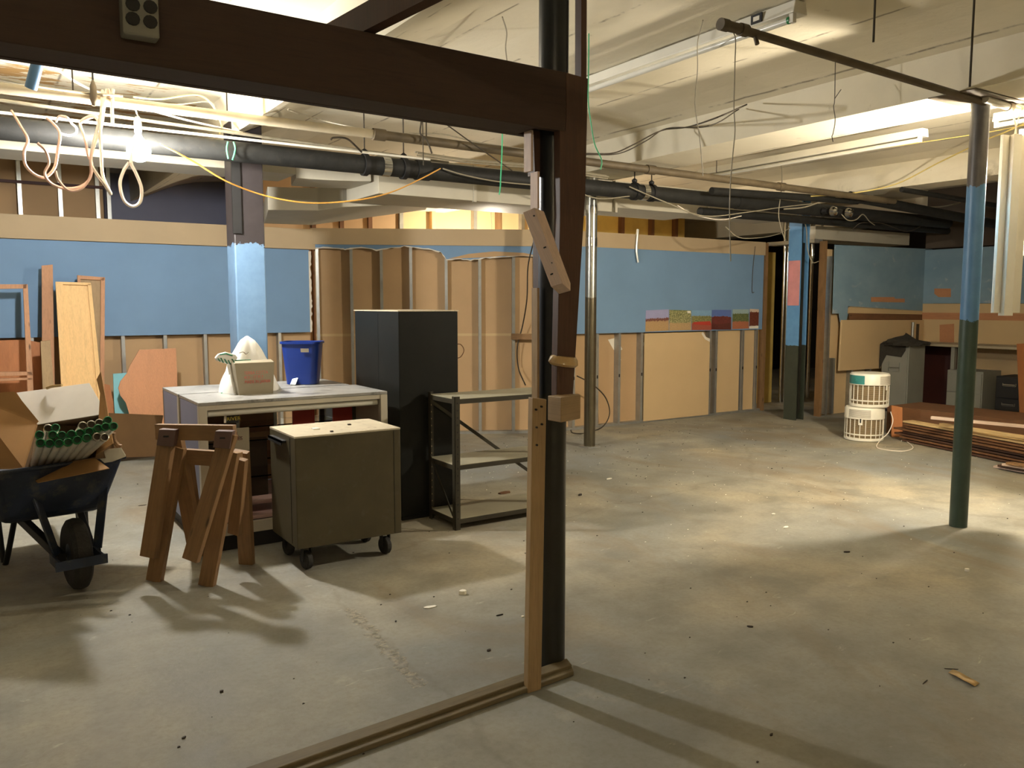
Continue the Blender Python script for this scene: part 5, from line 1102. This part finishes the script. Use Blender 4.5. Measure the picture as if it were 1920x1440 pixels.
cable([(1578, 402, 6.25), (1590, 413, 6.25), (1605, 412, 6.25), (1618, 402, 6.25), (1630, 415, 6.4), (1640, 422, 6.6)], .006, 'wire_grey', 'grey cable looping below the right spotlight')
cable([(1598, 430, 6.6), (1615, 418, 6.5), (1650, 418, 6.5), (1672, 425, 6.5), (1700, 434, 6.5), (1725, 425, 6.5), (1732, 415, 6.5)], .006, 'wire_dark', 'dark cable looping under the black pipes over the mural')
cable([(1505, 405, 7.0), (1512, 430, 6.9), (1513, 455, 6.9), (1516, 475, 6.9), (1524, 492, 6.9), (1535, 490, 6.9)], .006, 'wire_grey', 'cable running down the top of the blue column')
cable([(1196, 430, 7.965), (1194, 450, 7.965), (1193, 470, 7.965), (1196, 492, 7.965)], .018, 'galv', 'shiny flattened conduit end hanging on the right blue wall', name='conduit', cat='conduit')
cable([(1416, 462, 7.978), (1412, 500, 7.982), (1410, 545, 7.982), (1414, 548, 7.982)], .005, 'wire_dark', 'thin dark wire hanging on the blue wall near the doorway', name='wire', cat='wire')
cable([(1000, 455, 7.8), (990, 500, 7.9), (988, 560, 7.95), (980, 610, 8.1), (970, 650, 8.15), (972, 690, 8.15), (985, 722, 7.95)], .008, 'wire_dark', 'dark cable hanging down the stripped studs beside the timber post')
cable([(1082, 705, 7.7), (1110, 720, 7.75), (1135, 745, 7.8), (1143, 775, 7.85), (1130, 800, 7.85), (1100, 812, 7.75), (1075, 812, 7.6), (1070, 806, 7.6)], .008, 'wire_dark', 'dark cable looping at the foot of the wall behind the galvanised post')
cable([(620, 262, 6.3), (626, 258, 6.3), (650, 260, 6.3), (668, 275, 6.35), (678, 285, 6.4)], .008, 'wire_dark', 'bent dark conduit above the pipes left of the hanger')
p = at(58, 165, Y=5.75); q_ = at(76, 96, Y=5.65); b = MB(); b.cyl(p, q_, .034, 18); tag(b.build('stub_pipe', 'blue_pipe', smooth=True), 'short blue grey pipe slanting down at the top left', 'pipe')
g = thing('hook_hanger', 'dark hook and turnbuckle above the left lamp', 'hook', tuple(at(175, 190, Y=5.95)))
b = MB(); pz = at(174, 150, Y=5.95); b.cyl((pz.x, pz.y, pz.z), (pz.x, pz.y, 3.25), .006, 8); b.build('rod', 'black', g); b = MB(); b.lathe([(.006, 0), (.02, -.04), (.022, -.12), (.012, -.16)], pz, k=14); b.build('turnbuckle', 'brown_iron', g, smooth=True)

# ================================================================ FLOOR SCRAPS
def scrap(px, y, sx_, sy_, ang, m_, label, h_=.004, name='scrap'):
    if m_ == 'dark_debris': sx_, sy_, h_ = sx_*.72, sy_*.6, h_*.6
    p = at(px, y, Z=0); c_, s_ = math.cos(ang), math.sin(ang); rg2 = random.Random(int(px*7+y)); pts = []
    for i in range(7):
        t = 2*math.pi*i/7; k_ = rg2.uniform(.7, 1.1); a, b_ = sx_*k_*math.cos(t), sy_*k_*math.sin(t); pts.append((p.x+a*c_-b_*s_, p.y+a*s_+b_*c_, .0006))
    b = MB(); b.prism(pts, (0, 0, h_)); tag(b.build(name, m_), label, 'scrap')
for a in ((868, 1114, .022, .02, .3, 'paper_white', 'small crumpled white paper scrap on the floor below the cart shadow', .02), (806, 1139, .045, .014, -.2, 'paper_white', 'flat torn white strip near the crumpled paper scrap'),
    (1474, 989, .035, .018, .3, 'paper_white', 'white rectangular scrap in the middle of the right floor'), (1813, 1071, .015, .012, 0, 'paper_white', 'white pebble like scrap below the right round post', .015),
    (1588, 1036, .035, .012, -.5, 'dark_debris', 'dark wood chip in the shadow of the right round post', .012), (1088, 929, .035, .02, .4, 'dark_debris', 'dark curled scrap right of the front post', .02),
    (1406, 1176, .02, .012, -.8, 'dark_debris', 'short dark sliver on the right foreground floor', .01), (937, 1154, .035, .006, 0, 'dark_debris', 'thin dark splinter left of the front stud', .008),
    (980, 1157, .007, .007, 0, 'paper_white', 'tiny white crumb beside the front stud', .006), (917, 1220, .02, .014, .5, 'dark_debris', 'dark flake on the floor left of the sill end', .008),
    (945, 925, .07, .035, .2, 'oldboard', 'brown flattened leaf like scrap on the floor behind the shelf', .01), (1735, 1279, .045, .004, .2, 'dark_debris', 'thin dark stick left of the clear tape on the right floor', .004),
    (1783, 1255, .045, .004, -.7, 'dark_debris', 'thin dark stick above the clear tape', .004), (1447, 879, .02, .008, 0, 'dark_debris', 'dark chip far back on the right floor', .008),
    (1142, 898, .04, .016, .2, 'paper_white', 'white flake on the far floor right of the front post'), (1450, 965, .02, .012, 0, 'paper_white', 'small white crumb above the white rectangular scrap', .008),
    (267, 948, .04, .008, 0, 'dark_debris', 'dark curved scrap left of the sawhorses', .006), (742, 1166, .012, .008, .8, 'dark_debris', 'small black crumb at the end of the floor crack', .008),
    (415, 1298, .012, .01, .2, 'dark_debris', 'dark pebble on the left foreground floor', .012), (1401, 1129, .01, .006, .2, 'dark_debris', 'dark crumb on the middle of the right floor', .006),
    (345, 1384, .014, .008, .4, 'dark_debris', 'dark crumb near the bottom left corner of the floor', .008), (1446, 1379, .016, .01, .2, 'dark_debris', 'dark crumb in the long post shadow', .008)): scrap(*a)
g = thing('tape_piece', 'clear brown tape strip curled on the right foreground floor', 'tape', tuple(at(1805, 1272, Z=0)))
b = MB(); b.grid([[at(x-4, y+3, Z=z), at(x+5, y-3, Z=z)] for x, y, z in ((1782, 1258, .004), (1796, 1264, .018), (1810, 1272, .008), (1822, 1278, .016), (1832, 1284, .003))]); b.build('strip', 'tape', g, solid=.001, smooth=True)
b = MB(); rg = random.Random(21)
for i in range(420):
    x, y = rg.uniform(.2, 9), rg.uniform(1.2, 7.8); s_ = rg.uniform(.002, .006)
    if rg.random() < .3: y = rg.uniform(5, 7.9); x = rg.uniform(4, 8)
    b.prism([(x-s_, y-s_*.6, .0004), (x+s_, y-s_*.4, .0004), (x+s_*.6, y+s_*.8, .0004), (x-s_*.7, y+s_*.5, .0004)], (0, 0, s_*.6))
tag(b.build('floor_crumbs', 'dark_debris'), 'tiny dark crumbs scattered all over the concrete floor', 'debris')['kind'] = 'stuff'
b = MB()
for i in range(260):
    x, y = rg.uniform(3.5, 8.8), rg.uniform(3, 7.9); s_ = rg.uniform(.002, .008)
    b.prism([(x-s_, y-s_*.6, .0004), (x+s_, y-s_*.4, .0004), (x+s_*.6, y+s_*.8, .0004)], (0, 0, s_*.4))
tag(b.build('plaster_crumbs', 'paper_white'), 'tiny white plaster crumbs scattered over the right floor', 'debris')['kind'] = 'stuff'

# unseen fixture added for soft fill; a weak lamp behind the viewer is inferred
f = fixture('fluorescent_fixture', -1.0, -4.6, -2.2, 3.17, 'unseen fluorescent fill fixture added on the ceiling at the near end of the room')
f.children[-1].data.materials[0] = emit('fill_tube_glow', (1, .82, .56, 1), POWER_NEAR/(math.pi*(2*math.pi*.019*2.3)))
